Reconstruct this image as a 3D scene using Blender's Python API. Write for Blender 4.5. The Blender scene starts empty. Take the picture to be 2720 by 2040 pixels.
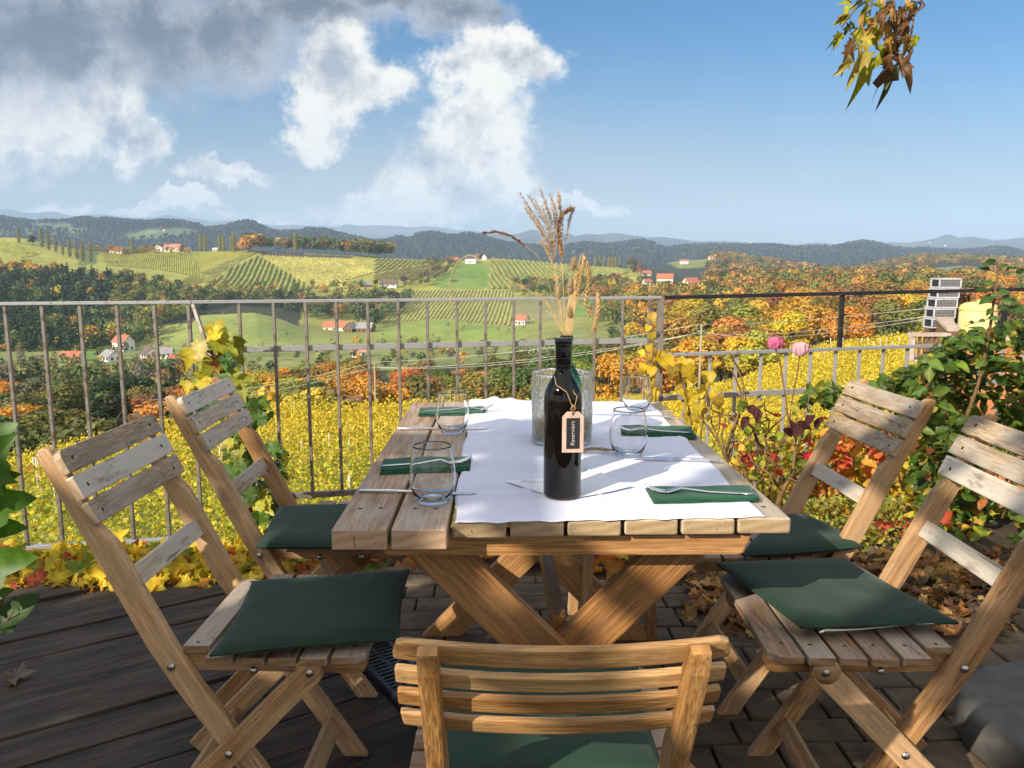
import bpy, bmesh, math, random
import numpy as np
from mathutils import Vector, Matrix, noise as mnoise
R=math.radians
rnd=random.Random(7); rng=np.random.default_rng(7)
scene=bpy.context.scene
COL=scene.collection
HAZE=.00010
# ---------------------------------------------------------------- camera
FPX=804.0; PIT=R(8.67); EYE=1.22
cam_d=bpy.data.cameras.new("Camera"); cam=bpy.data.objects.new("Camera",cam_d); COL.objects.link(cam)
cam.location=(0,0,EYE); cam.rotation_euler=(R(90)-PIT,0,0)
cam_d.sensor_width=36; cam_d.lens=36*FPX/1024; cam_d.clip_start=.05; cam_d.clip_end=60000
scene.camera=cam
scene.view_settings.view_transform='Standard'; scene.view_settings.look='None'
scene.view_settings.exposure=0.42; scene.view_settings.gamma=1; scene.view_settings.use_curve_mapping=False
CP,SP=math.cos(PIT),math.sin(PIT)
def ray(px,py):
    a=(px-512)/FPX; b=(384-py)/FPX
    return Vector((a,CP+b*SP,-SP+b*CP))
def atz(px,py,z):
    d=ray(px,py); t=(z-EYE)/d.z; return Vector((d.x*t,d.y*t,z))
def aty(px,py,Y):
    d=ray(px,py); t=Y/d.y; return Vector((d.x*t,Y,EYE+d.z*t))
def ts(px,py):
    a=(px-512)/FPX; b=(384-py)/FPX; k=CP+b*SP
    return a/k,(-SP+b*CP)/k
def topx(x,y,z):
    z=z-EYE; d=y*CP-z*SP; u=y*SP+z*CP
    return 512+FPX*x/d, 384-FPX*u/d
# ---------------------------------------------------------------- sun + sky
SUN_AZ=R(42); SUN_EL=R(28)
SUN=Vector((-math.sin(SUN_AZ)*math.cos(SUN_EL),-math.cos(SUN_AZ)*math.cos(SUN_EL),math.sin(SUN_EL)))
sd=bpy.data.lights.new("Sun",'SUN'); sd.energy=5.0; sd.angle=R(.5); sd.color=(1,.90,.74)
so=bpy.data.objects.new("Sun",sd); COL.objects.link(so)
so.rotation_euler=SUN.to_track_quat('Z','Y').to_euler()
class NT:
    def __init__(s,nt): s.nt=nt
    def n(s,typ,inp=None,**kw):
        nd=s.nt.nodes.new(typ)
        for k,v in kw.items(): setattr(nd,k,v)
        if inp:
            for k,v in inp.items():
                sk=nd.inputs[k]
                if isinstance(v,bpy.types.NodeSocket): s.nt.links.new(v,sk)
                elif isinstance(v,bpy.types.Node): s.nt.links.new(v.outputs[0],sk)
                else: sk.default_value=v
        return nd
    def m(s,op,a,b=0.,c=0.,clamp=False):
        nd=s.n('ShaderNodeMath',{0:a,1:b,2:c},operation=op); nd.use_clamp=clamp; return nd.outputs[0]
    def vm(s,op,a,b=(0,0,0)):
        return s.n('ShaderNodeVectorMath',{0:a,1:b},operation=op)
    def mix(s,f,a,b,typ='MIX'):
        nd=s.nt.nodes.new('ShaderNodeMix'); nd.data_type='RGBA'; nd.blend_type=typ; nd.clamp_factor=True
        for i,v in ((0,f),(6,a),(7,b)):
            sk=nd.inputs[i]
            if isinstance(v,bpy.types.NodeSocket): s.nt.links.new(v,sk)
            elif isinstance(v,(int,float)): sk.default_value=v
            else: sk.default_value=tuple(v)+((1,) if len(v)==3 else ())
        return nd.outputs[2]
    def ramp(s,f,stops,interp='LINEAR'):
        nd=s.n('ShaderNodeValToRGB',{0:f}); cr=nd.color_ramp; cr.interpolation=interp
        while len(cr.elements)<len(stops): cr.elements.new(.5)
        for e,(p,c) in zip(cr.elements,stops):
            e.position=p; e.color=(tuple(c)+(1,)) if len(c)==3 else c
        return nd.outputs[0]
    def sst(s,v,a,b):
        nd=s.n('ShaderNodeMapRange',{0:v,1:a,2:b,3:0.,4:1.},interpolation_type='SMOOTHSTEP'); return nd.outputs[0]
    def noise(s,vec,scale,detail=4,rough=.55,dist=0.):
        return s.n('ShaderNodeTexNoise',{'Vector':vec,'Scale':scale,'Detail':detail,'Roughness':rough,'Distortion':dist})
world=bpy.data.worlds.new("World"); scene.world=world; world.use_nodes=True
wt=world.node_tree; wt.nodes.clear(); W=NT(wt)
sky=W.n('ShaderNodeTexSky',sky_type='NISHITA'); sky.sun_disc=False; sky.sun_elevation=SUN_EL
sky.sun_rotation=math.atan2(SUN.x,SUN.y); sky.altitude=400; sky.air_density=1.0; sky.dust_density=1.6; sky.ozone_density=2.0
tc=W.n('ShaderNodeTexCoord')
sep=W.n('ShaderNodeSeparateXYZ',{0:tc.outputs['Generated']})
yy=W.m('MAXIMUM',sep.outputs[1],.02)
U=W.m('DIVIDE',sep.outputs[0],yy); V=W.m('DIVIDE',sep.outputs[2],yy)
uv=W.n('ShaderNodeCombineXYZ',{0:U,1:V,2:0.}).outputs[0]
wn=W.noise(uv,5.0,7,.66); wv=W.vm('SUBTRACT',wn.outputs['Color'],(.5,.5,.5)).outputs[0]
wn2=W.noise(uv,18.0,5,.7); wv2=W.vm('SUBTRACT',wn2.outputs['Color'],(.5,.5,.5)).outputs[0]
uvw=W.vm('ADD',uv,W.n('ShaderNodeVectorMath',{0:wv,3:.16},operation='SCALE').outputs[0]).outputs[0]
uvw=W.vm('ADD',uvw,W.n('ShaderNodeVectorMath',{0:wv2,3:.045},operation='SCALE').outputs[0]).outputs[0]
def field(blobs):
    cur=None
    for (px,py,rx,ry) in blobs:
        u,v=ts(px,py); 
        d=W.vm('SUBTRACT',uvw,(u,v,0)).outputs[0]
        d=W.vm('MULTIPLY',d,(FPX/rx,FPX/ry,0)).outputs[0]
        l=W.n('ShaderNodeVectorMath',{0:d},operation='LENGTH').outputs['Value']
        e=W.m('SUBTRACT',1.,l)
        cur=e if cur is None else W.n('ShaderNodeMath',{0:cur,1:e,2:.25},operation='SMOOTH_MAX').outputs[0]
    return cur
white=field([(500,58,58,36),(540,72,30,30),(470,75,40,30),(480,120,46,40),(450,150,46,34),(500,140,34,36),(440,190,84,20),(490,180,46,20),(380,192,40,14),
  (330,62,40,36),(372,90,52,28),(345,110,44,26),(320,140,34,18),(318,38,18,20),
  (50,112,96,36),(100,100,46,28),(140,140,26,30),(-60,110,110,60),(68,196,40,9),(200,201,36,10),(232,172,44,12),(574,193,9,9),(400,212,90,12),(560,205,60,11),(300,218,80,8),(140,212,70,7),(520,40,30,22)])
dark=field([(50,40,150,62),(150,45,90,52),(225,40,70,44),(300,18,80,26),(370,0,60,16),(80,70,80,30),(-120,20,200,90),(452,8,62,22)])
soft=W.noise(uv,9.0,9,.62).outputs[0]
fine=W.noise(uv,30.0,7,.68).outputs[0]
bil=W.m('ADD',W.m('MULTIPLY',W.m('SUBTRACT',soft,.5),1.2),W.m('MULTIPLY',W.m('SUBTRACT',fine,.5),.7))
dw=W.m('ADD',white,bil); dd=W.m('ADD',dark,W.m('MULTIPLY',bil,.5))
aw=W.sst(dw,-.22,.38); ad=W.sst(dd,-.35,.45)
# thin veil low in the sky
veil=W.m('MULTIPLY',W.sst(V,.22,-.02),W.sst(W.noise(W.vm('MULTIPLY',uv,(1,3,1)).outputs[0],3.2,6,.6).outputs[0],.28,.58))
veilL=W.m('MULTIPLY',veil,W.sst(U,.75,-.25))
# light on the cloud: sample the density a step away from the sun side (upper right of the heaps is bright)
off=W.vm('ADD',uv,(-.02,-.028,0)).outputs[0]
soft2=W.noise(off,9.0,5,.62).outputs[0]
lit=W.m('MULTIPLY',W.m('SUBTRACT',soft,soft2),4.6)
thick=W.sst(dw,.1,1.2)
shade=W.m('ADD',W.m('ADD',.92,lit),W.m('MULTIPLY',thick,-.25),clamp=True)
# the sky and cloud radiance below is in the same units as sky texture * 0.1
skyc=W.n('ShaderNodeVectorMath',{0:sky.outputs[0],3:.088},operation='SCALE').outputs[0]
skyc=W.mix(1.,skyc,(.05,.56,.90),'MULTIPLY')
hz=W.sst(V,.30,-.04)
skyc=W.mix(W.m('MULTIPLY',hz,.92),skyc,(.36,.365,.375))
cw=W.mix(shade,(.30,.32,.37),(.80,.755,.69))
cd=W.mix(W.sst(W.m('ADD',W.m('MULTIPLY',dd,.8),W.m('MULTIPLY',bil,-1.5)),-.1,.8),(.38,.39,.44),(.085,.098,.13))
c=W.mix(W.m('MULTIPLY',veilL,.85),skyc,(.45,.445,.455))
front=W.m('GREATER_THAN',sep.outputs[1],.05)
c=W.mix(W.m('MULTIPLY',aw,front),c,cw)
c=W.mix(W.m('MULTIPLY',W.m('MULTIPLY',ad,front),.96),c,cd)
back=W.m('MAXIMUM',W.sst(sep.outputs[1],.25,-.15),W.sst(sep.outputs[2],.62,.88))
oc=W.mix(W.sst(W.noise(tc.outputs['Generated'],2.4,6,.6).outputs[0],.38,.62),(.60,.60,.62),(.98,.94,.88))
c=W.mix(W.m('MULTIPLY',back,.88),c,oc)   # unseen cloud added overhead and behind the viewer to warm and lift fill light
bg=W.n('ShaderNodeBackground',{'Color':c,'Strength':1.0})
W.n('ShaderNodeOutputWorld',{0:bg.outputs[0]})
scene.cycles.max_bounces=10; scene.cycles.transparent_max_bounces=12; scene.cycles.volume_bounces=1
try: world.cycles.sampling_method='MANUAL'; world.cycles.sample_map_resolution=512
except Exception: pass
# ---------------------------------------------------------------- materials
MATS={}
def newmat(name):
    m=bpy.data.materials.new(name); m.use_nodes=True; m.node_tree.nodes.clear()
    n=NT(m.node_tree); MATS[name]=m; return m,n
def fin(n,base,rough=.6,bump=None,bstr=.3,bdist=.01,**kw):
    inp={'Base Color':base,'Roughness':rough}
    for k,v in kw.items(): inp[k.replace('_',' ')]=v
    if bump is not None: inp['Normal']=n.n('ShaderNodeBump',{'Strength':bstr,'Distance':bdist,'Height':bump}).outputs[0]
    b=n.n('ShaderNodeBsdfPrincipled')
    for k,v in inp.items():
        sk=b.inputs[k]
        if isinstance(v,bpy.types.NodeSocket): n.nt.links.new(v,sk)
        elif isinstance(v,tuple) and len(v)==3: sk.default_value=v+(1,)
        else: sk.default_value=v
    n.n('ShaderNodeOutputMaterial',{0:b.outputs[0]}); return b
def rand_vec(n,vec,amt=7.):
    oi=n.n('ShaderNodeObjectInfo')
    return n.vm('ADD',vec,n.n('ShaderNodeCombineXYZ',{0:n.m('MULTIPLY',oi.outputs['Random'],amt),1:n.m('MULTIPLY',oi.outputs['Random'],amt*.37),2:n.m('MULTIPLY',oi.outputs['Random'],amt*1.7)}).outputs[0]).outputs[0],oi.outputs['Random']
def wood(name,light,dark,grey=(.3,.28,.26),ga=.5,rough=.6,crack=.5,gs=1.,stain=.4):
    m,n=newmat(name)
    co=n.n('ShaderNodeTexCoord').outputs['Object']; co,rv=rand_vec(n,co)
    v1=n.vm('MULTIPLY',co,(2.2*gs,42*gs,42*gs)).outputs[0]
    g1=n.noise(v1,1.6,5,.6,.6).outputs[0]
    v2=n.vm('MULTIPLY',co,(9*gs,260*gs,260*gs)).outputs[0]
    g2=n.noise(v2,1.5,3,.6).outputs[0]
    v3=n.vm('MULTIPLY',co,(3,10,10)).outputs[0]
    g3=n.noise(v3,1.6,5,.6).outputs[0]
    v4=n.vm('MULTIPLY',co,(4.5*gs,75*gs,75*gs)).outputs[0]
    g4=n.noise(v4,1.,4,.6,.4).outputs[0]
    c=n.mix(n.sst(g1,.38,.62),dark,light)
    c=n.mix(n.m('MULTIPLY',n.sst(g2,.42,.60),.7),c,tuple(x*.5 for x in dark))
    c=n.mix(n.m('MULTIPLY',n.sst(n.m('ADD',g3,n.m('MULTIPLY',rv,.22)),.42,.72),ga),c,grey)
    st=n.sst(n.noise(n.vm('MULTIPLY',co,(5,16,16)).outputs[0],1.7,6,.65).outputs[0],.55,.70)
    c=n.mix(n.m('MULTIPLY',st,stain),c,(.035,.03,.028))
    ck=n.sst(g4,.635,.67)
    c=n.mix(n.m('MULTIPLY',ck,crack),c,(.012,.009,.007))
    c=n.mix(1.,c,n.ramp(rv,[(0,(.72,.68,.66)),(.5,(1.,1.,1.)),(1,(1.18,1.2,1.22))]),'MULTIPLY')
    tcn=n.n('ShaderNodeTexCoord'); nx_=n.m('ABSOLUTE',n.n('ShaderNodeSeparateXYZ',{0:tcn.outputs['Normal']}).outputs[0])
    ring=n.n('ShaderNodeTexWave',{'Vector':n.vm('MULTIPLY',co,(0,1,1)).outputs[0],'Scale':16.,'Distortion':2.2,'Detail':3.,'Detail Scale':1.5},wave_type='RINGS').outputs[1]
    ec=n.mix(n.m('MULTIPLY',ring,.45),tuple(x*.85 for x in dark),tuple(x*.95 for x in light)); ec=n.mix(n.sst(n.noise(n.vm('MULTIPLY',co,(1,60,22)).outputs[0],1.3,4,.7,1.).outputs[0],.66,.70),ec,(.02,.013,.01))
    c=n.mix(n.sst(nx_,.75,.92),c,ec)
    h=n.m('SUBTRACT',n.m('ADD',n.m('MULTIPLY',g2,.4),n.m('MULTIPLY',g1,.5)),n.m('MULTIPLY',ck,crack))
    fin(n,c,n.m('ADD',rough-.08,n.m('MULTIPLY',g1,.2)),h,.5,.0015)
    return m
W_STILE=wood('chair_wood',(.58,.31,.115),(.36,.175,.055),(.44,.33,.22),.4)
W_SLAT=wood('slat_wood_weathered',(.64,.48,.31),(.40,.29,.18),(.48,.44,.38),.8,crack=.6,stain=.55)
W_SEAT=wood('seat_wood_weathered',(.44,.27,.14),(.24,.14,.07),(.36,.32,.28),.65,crack=.5,stain=.6)
W_GOLD=wood('chair_wood_golden',(.64,.35,.115),(.42,.20,.055),(.50,.39,.24),.28,crack=.45,stain=.35,rough=.5)
W_TOP=wood('table_top_wood',(.55,.41,.24),(.38,.26,.14),(.48,.43,.35),.6,crack=.25,gs=.7,stain=.35)
W_TOPR=wood('table_top_wood_reddish',(.60,.43,.28),(.44,.28,.17),(.54,.48,.41),.75,crack=.25,gs=.7,stain=.25)
W_TLEG=wood('table_leg_wood',(.50,.245,.075),(.34,.15,.04),(.34,.24,.16),.2,crack=.3,stain=.15,gs=.8,rough=.5)
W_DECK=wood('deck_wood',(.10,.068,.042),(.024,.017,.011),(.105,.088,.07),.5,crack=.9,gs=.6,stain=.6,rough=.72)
def plain(name,colr,rough=.5,metal=0.,**kw):
    m,n=newmat(name); fin(n,colr,rough,Metallic=metal,**kw); return m
def noisy(name,a,b,scale=8,rough=.7,bstr=.3,bd=.005,lo=.35,hi=.65,metal=0.,coord='Object',detail=6):
    m,n=newmat(name); co=n.n('ShaderNodeTexCoord').outputs[coord]
    if coord=='Object': co,_=rand_vec(n,co,3.)
    g=n.noise(co,scale,detail,.6).outputs[0]; g2=n.noise(co,scale*6,4,.6).outputs[0]
    c=n.mix(n.sst(g,lo,hi),a,b)
    fin(n,c,rough,n.m('ADD',g,n.m('MULTIPLY',g2,.5)),bstr,bd,Metallic=metal); return m
M_BOLT=noisy('bolt_steel',(.55,.54,.52),(.30,.28,.26),90,.32,.2,.0005,metal=1.)
M_SCREW=plain('screw_hole_dark',(.03,.025,.025),.5,.3)
M_STEEL=plain('cutlery_steel',(.72,.71,.70),.16,1.)
M_RAIL=noisy('railing_metal',(.22,.195,.175),(.10,.075,.055),26,.42,.3,.002,.45,.7,metal=.25)
M_RAILH=noisy('railing_metal_top',(.35,.345,.35),(.17,.14,.11),26,.36,.3,.002,.55,.75,metal=.25)  # paler railing metal; bright reflection on the horizontals is put into its colour
M_RAILB=noisy('railing_black',(.02,.02,.022),(.06,.05,.045),30,.4,.3,.002,.5,.72,metal=.3)
M_GRATE=noisy('grate_iron',(.035,.037,.045),(.07,.07,.08),40,.45,.3,.001,metal=.5)
def fabric(name,a,b,sc=900,rough=.85,sheen=.3,bs=.25):
    m,n=newmat(name); co=n.n('ShaderNodeTexCoord').outputs['Object']
    w1=n.n('ShaderNodeTexWave',{'Vector':co,'Scale':sc/6.,'Distortion':.5},bands_direction='X').outputs[1]
    w2=n.n('ShaderNodeTexWave',{'Vector':co,'Scale':sc/6.,'Distortion':.5},bands_direction='Y').outputs[1]
    g=n.noise(co,14,5,.6).outputs[0]
    c=n.mix(n.sst(g,.3,.7),a,b); h=n.m('ADD',n.m('MULTIPLY',n.m('MAXIMUM',w1,w2),.15),g)
    fin(n,c,rough,h,bs,.003,Sheen_Weight=sheen,Sheen_Roughness=.4); return m
M_CUSH=fabric('cushion_green',(.0045,.025,.013),(.0065,.032,.017),sheen=.12)
M_NAPK=fabric('napkin_green',(.004,.060,.028),(.006,.080,.038),sheen=.12)
M_CLOTH=fabric('tablecloth_white',(.68,.69,.83),(.72,.73,.86),sc=1400,sheen=.1,bs=.2)
def glass(name,colr=(1,1,1),rough=0.,ior=1.45,bump=None):
    m,n=newmat(name)
    kw={}
    if bump:
        co=n.n('ShaderNodeTexCoord').outputs['Object']; co=n.vm('MULTIPLY',co,(1,1,.4)).outputs[0]
        g=n.noise(co,bump,3,.7,1.5).outputs[0]
        kw=dict(bump=g,bstr=1.,bdist=.006)
    fin(n,colr,rough,Transmission_Weight=1.,IOR=ior,**kw); return m
M_GLASS=glass('clear_glass',(1,1,1),0.,1.32)
M_CRACK=glass('crackled_glass',(.95,.98,.94),.02,1.30,70)
M_GREENG=glass('green_glass',(.02,.42,.12),.02)
m_,n_=newmat('dark_bottle_glass'); M_BOTTLE=m_
fin(n_,(.004,.003,.002),.035,Specular_IOR_Level=.42)
M_CAPS=plain('bottle_capsule',(.010,.010,.012),.25)
M_TAG=wood('tag_wood',(.62,.43,.33),(.55,.36,.27),(.6,.5,.45),.3,crack=0,stain=0,gs=3)
M_BLACK=plain('chalkboard_black',(.010,.010,.012),.7)
M_CHALK=plain('chalk_writing',(.45,.45,.48),.8)
M_TWINE=noisy('twine',(.42,.28,.14),(.30,.19,.09),200,.85)
M_PAPER=plain('white_paper',(.80,.81,.88),.7)
M_INK=plain('pencil_writing',(.40,.41,.50),.8)
M_STRAW=noisy('dry_straw',(.55,.40,.19),(.40,.27,.11),60,.7)
M_PLUME=noisy('plume_brown',(.38,.27,.17),(.50,.38,.25),60,.8)
M_RUST=noisy('plume_rust',(.40,.20,.07),(.28,.12,.04),60,.8)
M_DKSEED=noisy('seedhead_dark',(.10,.035,.03),(.22,.09,.05),80,.7)
M_FLUFF=noisy('bunny_tail_fluff',(.55,.42,.24),(.42,.30,.16),90,.95,.9,.004)
M_WHEAT=noisy('wheat_ear',(.50,.35,.16),(.36,.22,.08),90,.7)
M_SAND=noisy('sand_fill',(.50,.40,.22),(.35,.27,.13),160,.9,.6,.002)
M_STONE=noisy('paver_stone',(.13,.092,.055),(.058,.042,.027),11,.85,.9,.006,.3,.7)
M_CONC=noisy('concrete_dark',(.085,.08,.075),(.12,.114,.106),12,.85,.6,.003)
M_SOIL=noisy('garden_soil',(.035,.024,.016),(.075,.05,.03),14,.95,.8,.02)
M_WHITE=noisy('white_plaster',(.74,.72,.68),(.80,.79,.76),1.,.85,.1,.01)
M_TERRA=noisy('terracotta_roof',(.46,.17,.09),(.36,.12,.065),.8,.8,.2,.02)
M_PINKR=noisy('pink_roof',(.56,.25,.19),(.48,.20,.15),.8,.8,.2,.02)
M_BROWNR=noisy('brown_roof',(.11,.075,.065),(.17,.115,.10),.8,.8,.2,.02)
M_GREYR=noisy('grey_roof',(.22,.22,.24),(.30,.28,.28),.8,.8,.2,.02)
M_ORWALL=noisy('brick_orange',(.46,.17,.07),(.36,.12,.05),3,.85,.4,.01)
M_BRWALL=noisy('brown_wall',(.16,.085,.05),(.22,.12,.07),3,.85,.4,.01)
M_YWALL=noisy('cream_plaster',(.68,.58,.42),(.72,.63,.48),1.,.85,.1,.01)
M_PANE=plain('window_glass_dark',(.02,.025,.03),.08)
M_WOODH=plain('house_timber',(.15,.09,.05),.8)
M_CRATE=noisy('crate_grey',(.50,.51,.55),(.38,.38,.42),8,.6,.2,.004)
M_CRATEG=plain('crate_grid_grey',(.20,.20,.22),.6)
M_CRATEB=plain('crate_black',(.015,.015,.018),.6)
M_LOG=noisy('stacked_logs',(.30,.15,.07),(.12,.06,.03),9,.9,.8,.02)
M_TANK=noisy('tank_yellow',(.70,.60,.22),(.74,.66,.32),2.5,.45,.1,.004)
M_TANKT=noisy('tank_lid',(.62,.50,.17),(.66,.55,.22),2.5,.45,.1,.004)
M_TILE=noisy('coping_stone',(.50,.40,.33),(.38,.29,.23),5,.85,.4,.01)
M_WIRE=plain('wire_metal',(.62,.60,.56),.4,.3)
M_POLE=noisy('pole_wood',(.38,.30,.22),(.25,.19,.14),6,.85)
M_POST=plain('vineyard_post',(.62,.58,.52),.7)
M_NET=plain('hail_net_white',(.70,.72,.68),.8)
M_TRUNK=noisy('bark',(.085,.062,.045),(.14,.105,.08),2.5,.9,.8,.05)
M_TWIG=noisy('rose_twig',(.12,.06,.03),(.20,.12,.04),60,.7,.5,.002)
M_REDST=plain('red_stem',(.36,.045,.03),.5)
M_BERRY=plain('dark_berry',(.012,.010,.016),.2)
M_PARAS=plain('dark_green_canopy',(.008,.03,.025),.8)
def leafmat(name,trans=.35,rough=.5,use_obj=False,vein=False,var=.25,sc=3.,tint=(1.25,1.15,.6)):
    m,n=newmat(name)
    c=n.n('ShaderNodeAttribute',attribute_name='Col').outputs['Color']
    oi=n.n('ShaderNodeObjectInfo')
    if use_obj: c=n.mix(1.,c,oi.outputs['Color'],'MULTIPLY')
    co=n.n('ShaderNodeTexCoord').outputs['Object']
    g=n.noise(co,sc,4,.6).outputs[0]
    c=n.mix(1.,c,n.ramp(g,[(.3,(1-var,)*3),(.7,(1+var,)*3)]),'MULTIPLY')
    b=n.n('ShaderNodeBsdfPrincipled',{'Base Color':c,'Roughness':rough,'Specular IOR Level':.3})
    t=n.n('ShaderNodeBsdfTranslucent',{0:n.mix(1.,c,tint,'MULTIPLY')})
    mx=n.n('ShaderNodeMixShader',{0:trans,1:b.outputs[0],2:t.outputs[0]})
    n.n('ShaderNodeOutputMaterial',{0:mx.outputs[0]}); return m
M_LEAF=leafmat('leaf_near',.42,.45,sc=40,var=.3)
M_LEAFF=leafmat('leaf_field',.35,.6,sc=.5,var=.2)
M_TREE=leafmat('tree_foliage',.30,.65,use_obj=True,sc=.35,var=.3,tint=(1.1,1.05,.7))
M_WOODS=leafmat('woods_foliage',.22,.7,sc=.02,var=.2,tint=(1.1,1.05,.7))
M_PETAL=leafmat('petals',.35,.5,sc=60,var=.15,tint=(1,1,1))
def groundmat(name,sc=.25,var=.22,bs=.4,bd=.3):
    m,n=newmat(name)
    c=n.n('ShaderNodeAttribute',attribute_name='Col').outputs['Color']
    co=n.n('ShaderNodeTexCoord').outputs['Object']
    g=n.noise(co,sc,8,.65).outputs[0]; g2=n.noise(co,sc*.07,5,.6).outputs[0]
    c=n.mix(1.,c,n.ramp(g,[(.3,(1-var,)*3),(.7,(1+var,)*3)]),'MULTIPLY')
    c=n.mix(1.,c,n.ramp(g2,[(.35,(.85,.9,.85)),(.65,(1.15,1.08,1.0))]),'MULTIPLY')
    fin(n,c,.9,g,bs,bd); return m
M_GROUND=groundmat('terrain_cover')
# ---------------------------------------------------------------- mesh helpers
def link(name,me,mats,parent=None,loc=None,smooth=False):
    o=bpy.data.objects.new(name,me); COL.objects.link(o)
    for m in (mats if isinstance(mats,(list,tuple)) else [mats]): me.materials.append(m)
    if parent: o.parent=parent
    if loc is not None: o.location=loc
    if smooth: me.polygons.foreach_set('use_smooth',[True]*len(me.polygons))
    return o
def tag(o,label=None,cat=None,group=None,kind=None):
    if label: o['label']=label
    if cat: o['category']=cat
    if group: o['group']=group
    if kind: o['kind']=kind
    return o
def empty(name,loc=(0,0,0),rz=0,label=None,cat=None,group=None):
    o=bpy.data.objects.new(name,None); COL.objects.link(o); o.location=loc; o.rotation_euler=(0,0,rz); o.empty_display_size=.1
    return tag(o,label,cat,group)
def frame(X,Z):
    X=X.normalized(); Z=(Z-Z.project(X)).normalized(); Y=Z.cross(X)
    return Matrix((X,Y,Z)).transposed()
def bmo(name,bm,mat,parent=None,mw=None,smooth=False):
    me=bpy.data.meshes.new(name); bm.normal_update(); bm.to_mesh(me); bm.free()
    o=link(name,me,mat,parent,smooth=smooth)
    if mw is not None: o.matrix_basis=mw
    return o
def extr(name,poly,tvec,xdir,mat,parent=None,bev=.003,origin=None,seg=2,smooth=False,bow=None,cuts=0):
    """solid plate: planar polygon (3-D points) extruded by tvec; grain runs along xdir"""
    tv=Vector(tvec); Fm=frame(Vector(xdir),tv); o0=Vector(origin) if origin else Vector(poly[0])
    inv=Fm.inverted(); bm=bmesh.new()
    P=[inv@(Vector(p)-o0) for p in poly]; T=inv@tv
    a=[bm.verts.new(p) for p in P]; b=[bm.verts.new(p+T) for p in P]
    n=len(P); bm.faces.new(a[::-1]); bm.faces.new(b)
    for i in range(n): bm.faces.new((a[i],a[(i+1)%n],b[(i+1)%n],b[i]))
    bmesh.ops.recalc_face_normals(bm,faces=bm.faces)
    if bev>0:
        es=[e for e in bm.edges if len(e.link_faces)==2 and e.calc_face_angle(0)>.6]
        bmesh.ops.bevel(bm,geom=es,offset=bev,segments=seg,affect='EDGES',profile=.6,clamp_overlap=True)
    if bow:
        xs=[v.co.x for v in bm.verts]; lo,hi=min(xs),max(xs)
        for i in range(1,cuts+1):
            x=lo+(hi-lo)*i/(cuts+1)
            g=bmesh.ops.bisect_plane(bm,geom=bm.verts[:]+bm.edges[:]+bm.faces[:],plane_co=(x,0,0),plane_no=(1,0,0))
        for v in bm.verts:
            k=(v.co.x-(lo+hi)/2)/((hi-lo)/2); v.co.z+=bow*(1-k*k)
    mw=Matrix.Translation(o0)@Fm.to_4x4()
    return bmo(name,bm,mat,parent,mw,smooth)
def beam(name,p0,p1,wdir,w,t,mat,parent=None,bev=.003,r0=0,r1=0,**kw):
    """bar from p0 to p1; w across wdir, t the other way; r0/r1 round the ends"""
    p0,p1=Vector(p0),Vector(p1); X=(p1-p0).normalized(); Wd=Vector(wdir); Wd=(Wd-Wd.project(X)).normalized(); Tn=X.cross(Wd)
    pts=[]
    def end(c,sgn,r):
        if r<=0: return [c+Wd*(w/2)*-sgn, c+Wd*(w/2)*sgn] 
        out=[]; n=7
        for i in range(n):
            a=-math.pi/2+math.pi*i/(n-1)
            out.append(c-X*sgn*(w/2)*r+X*sgn*(w/2)*r*math.cos(a)+Wd*(w/2)*math.sin(a)*sgn)
        return out
    pts=end(p1,1,r1)+end(p0,-1,r0)
    pts=[p-Tn*t/2 for p in pts]
    return extr(name,pts,Tn*t,X,mat,parent,bev,origin=(p0-Tn*t/2),**kw)
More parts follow.
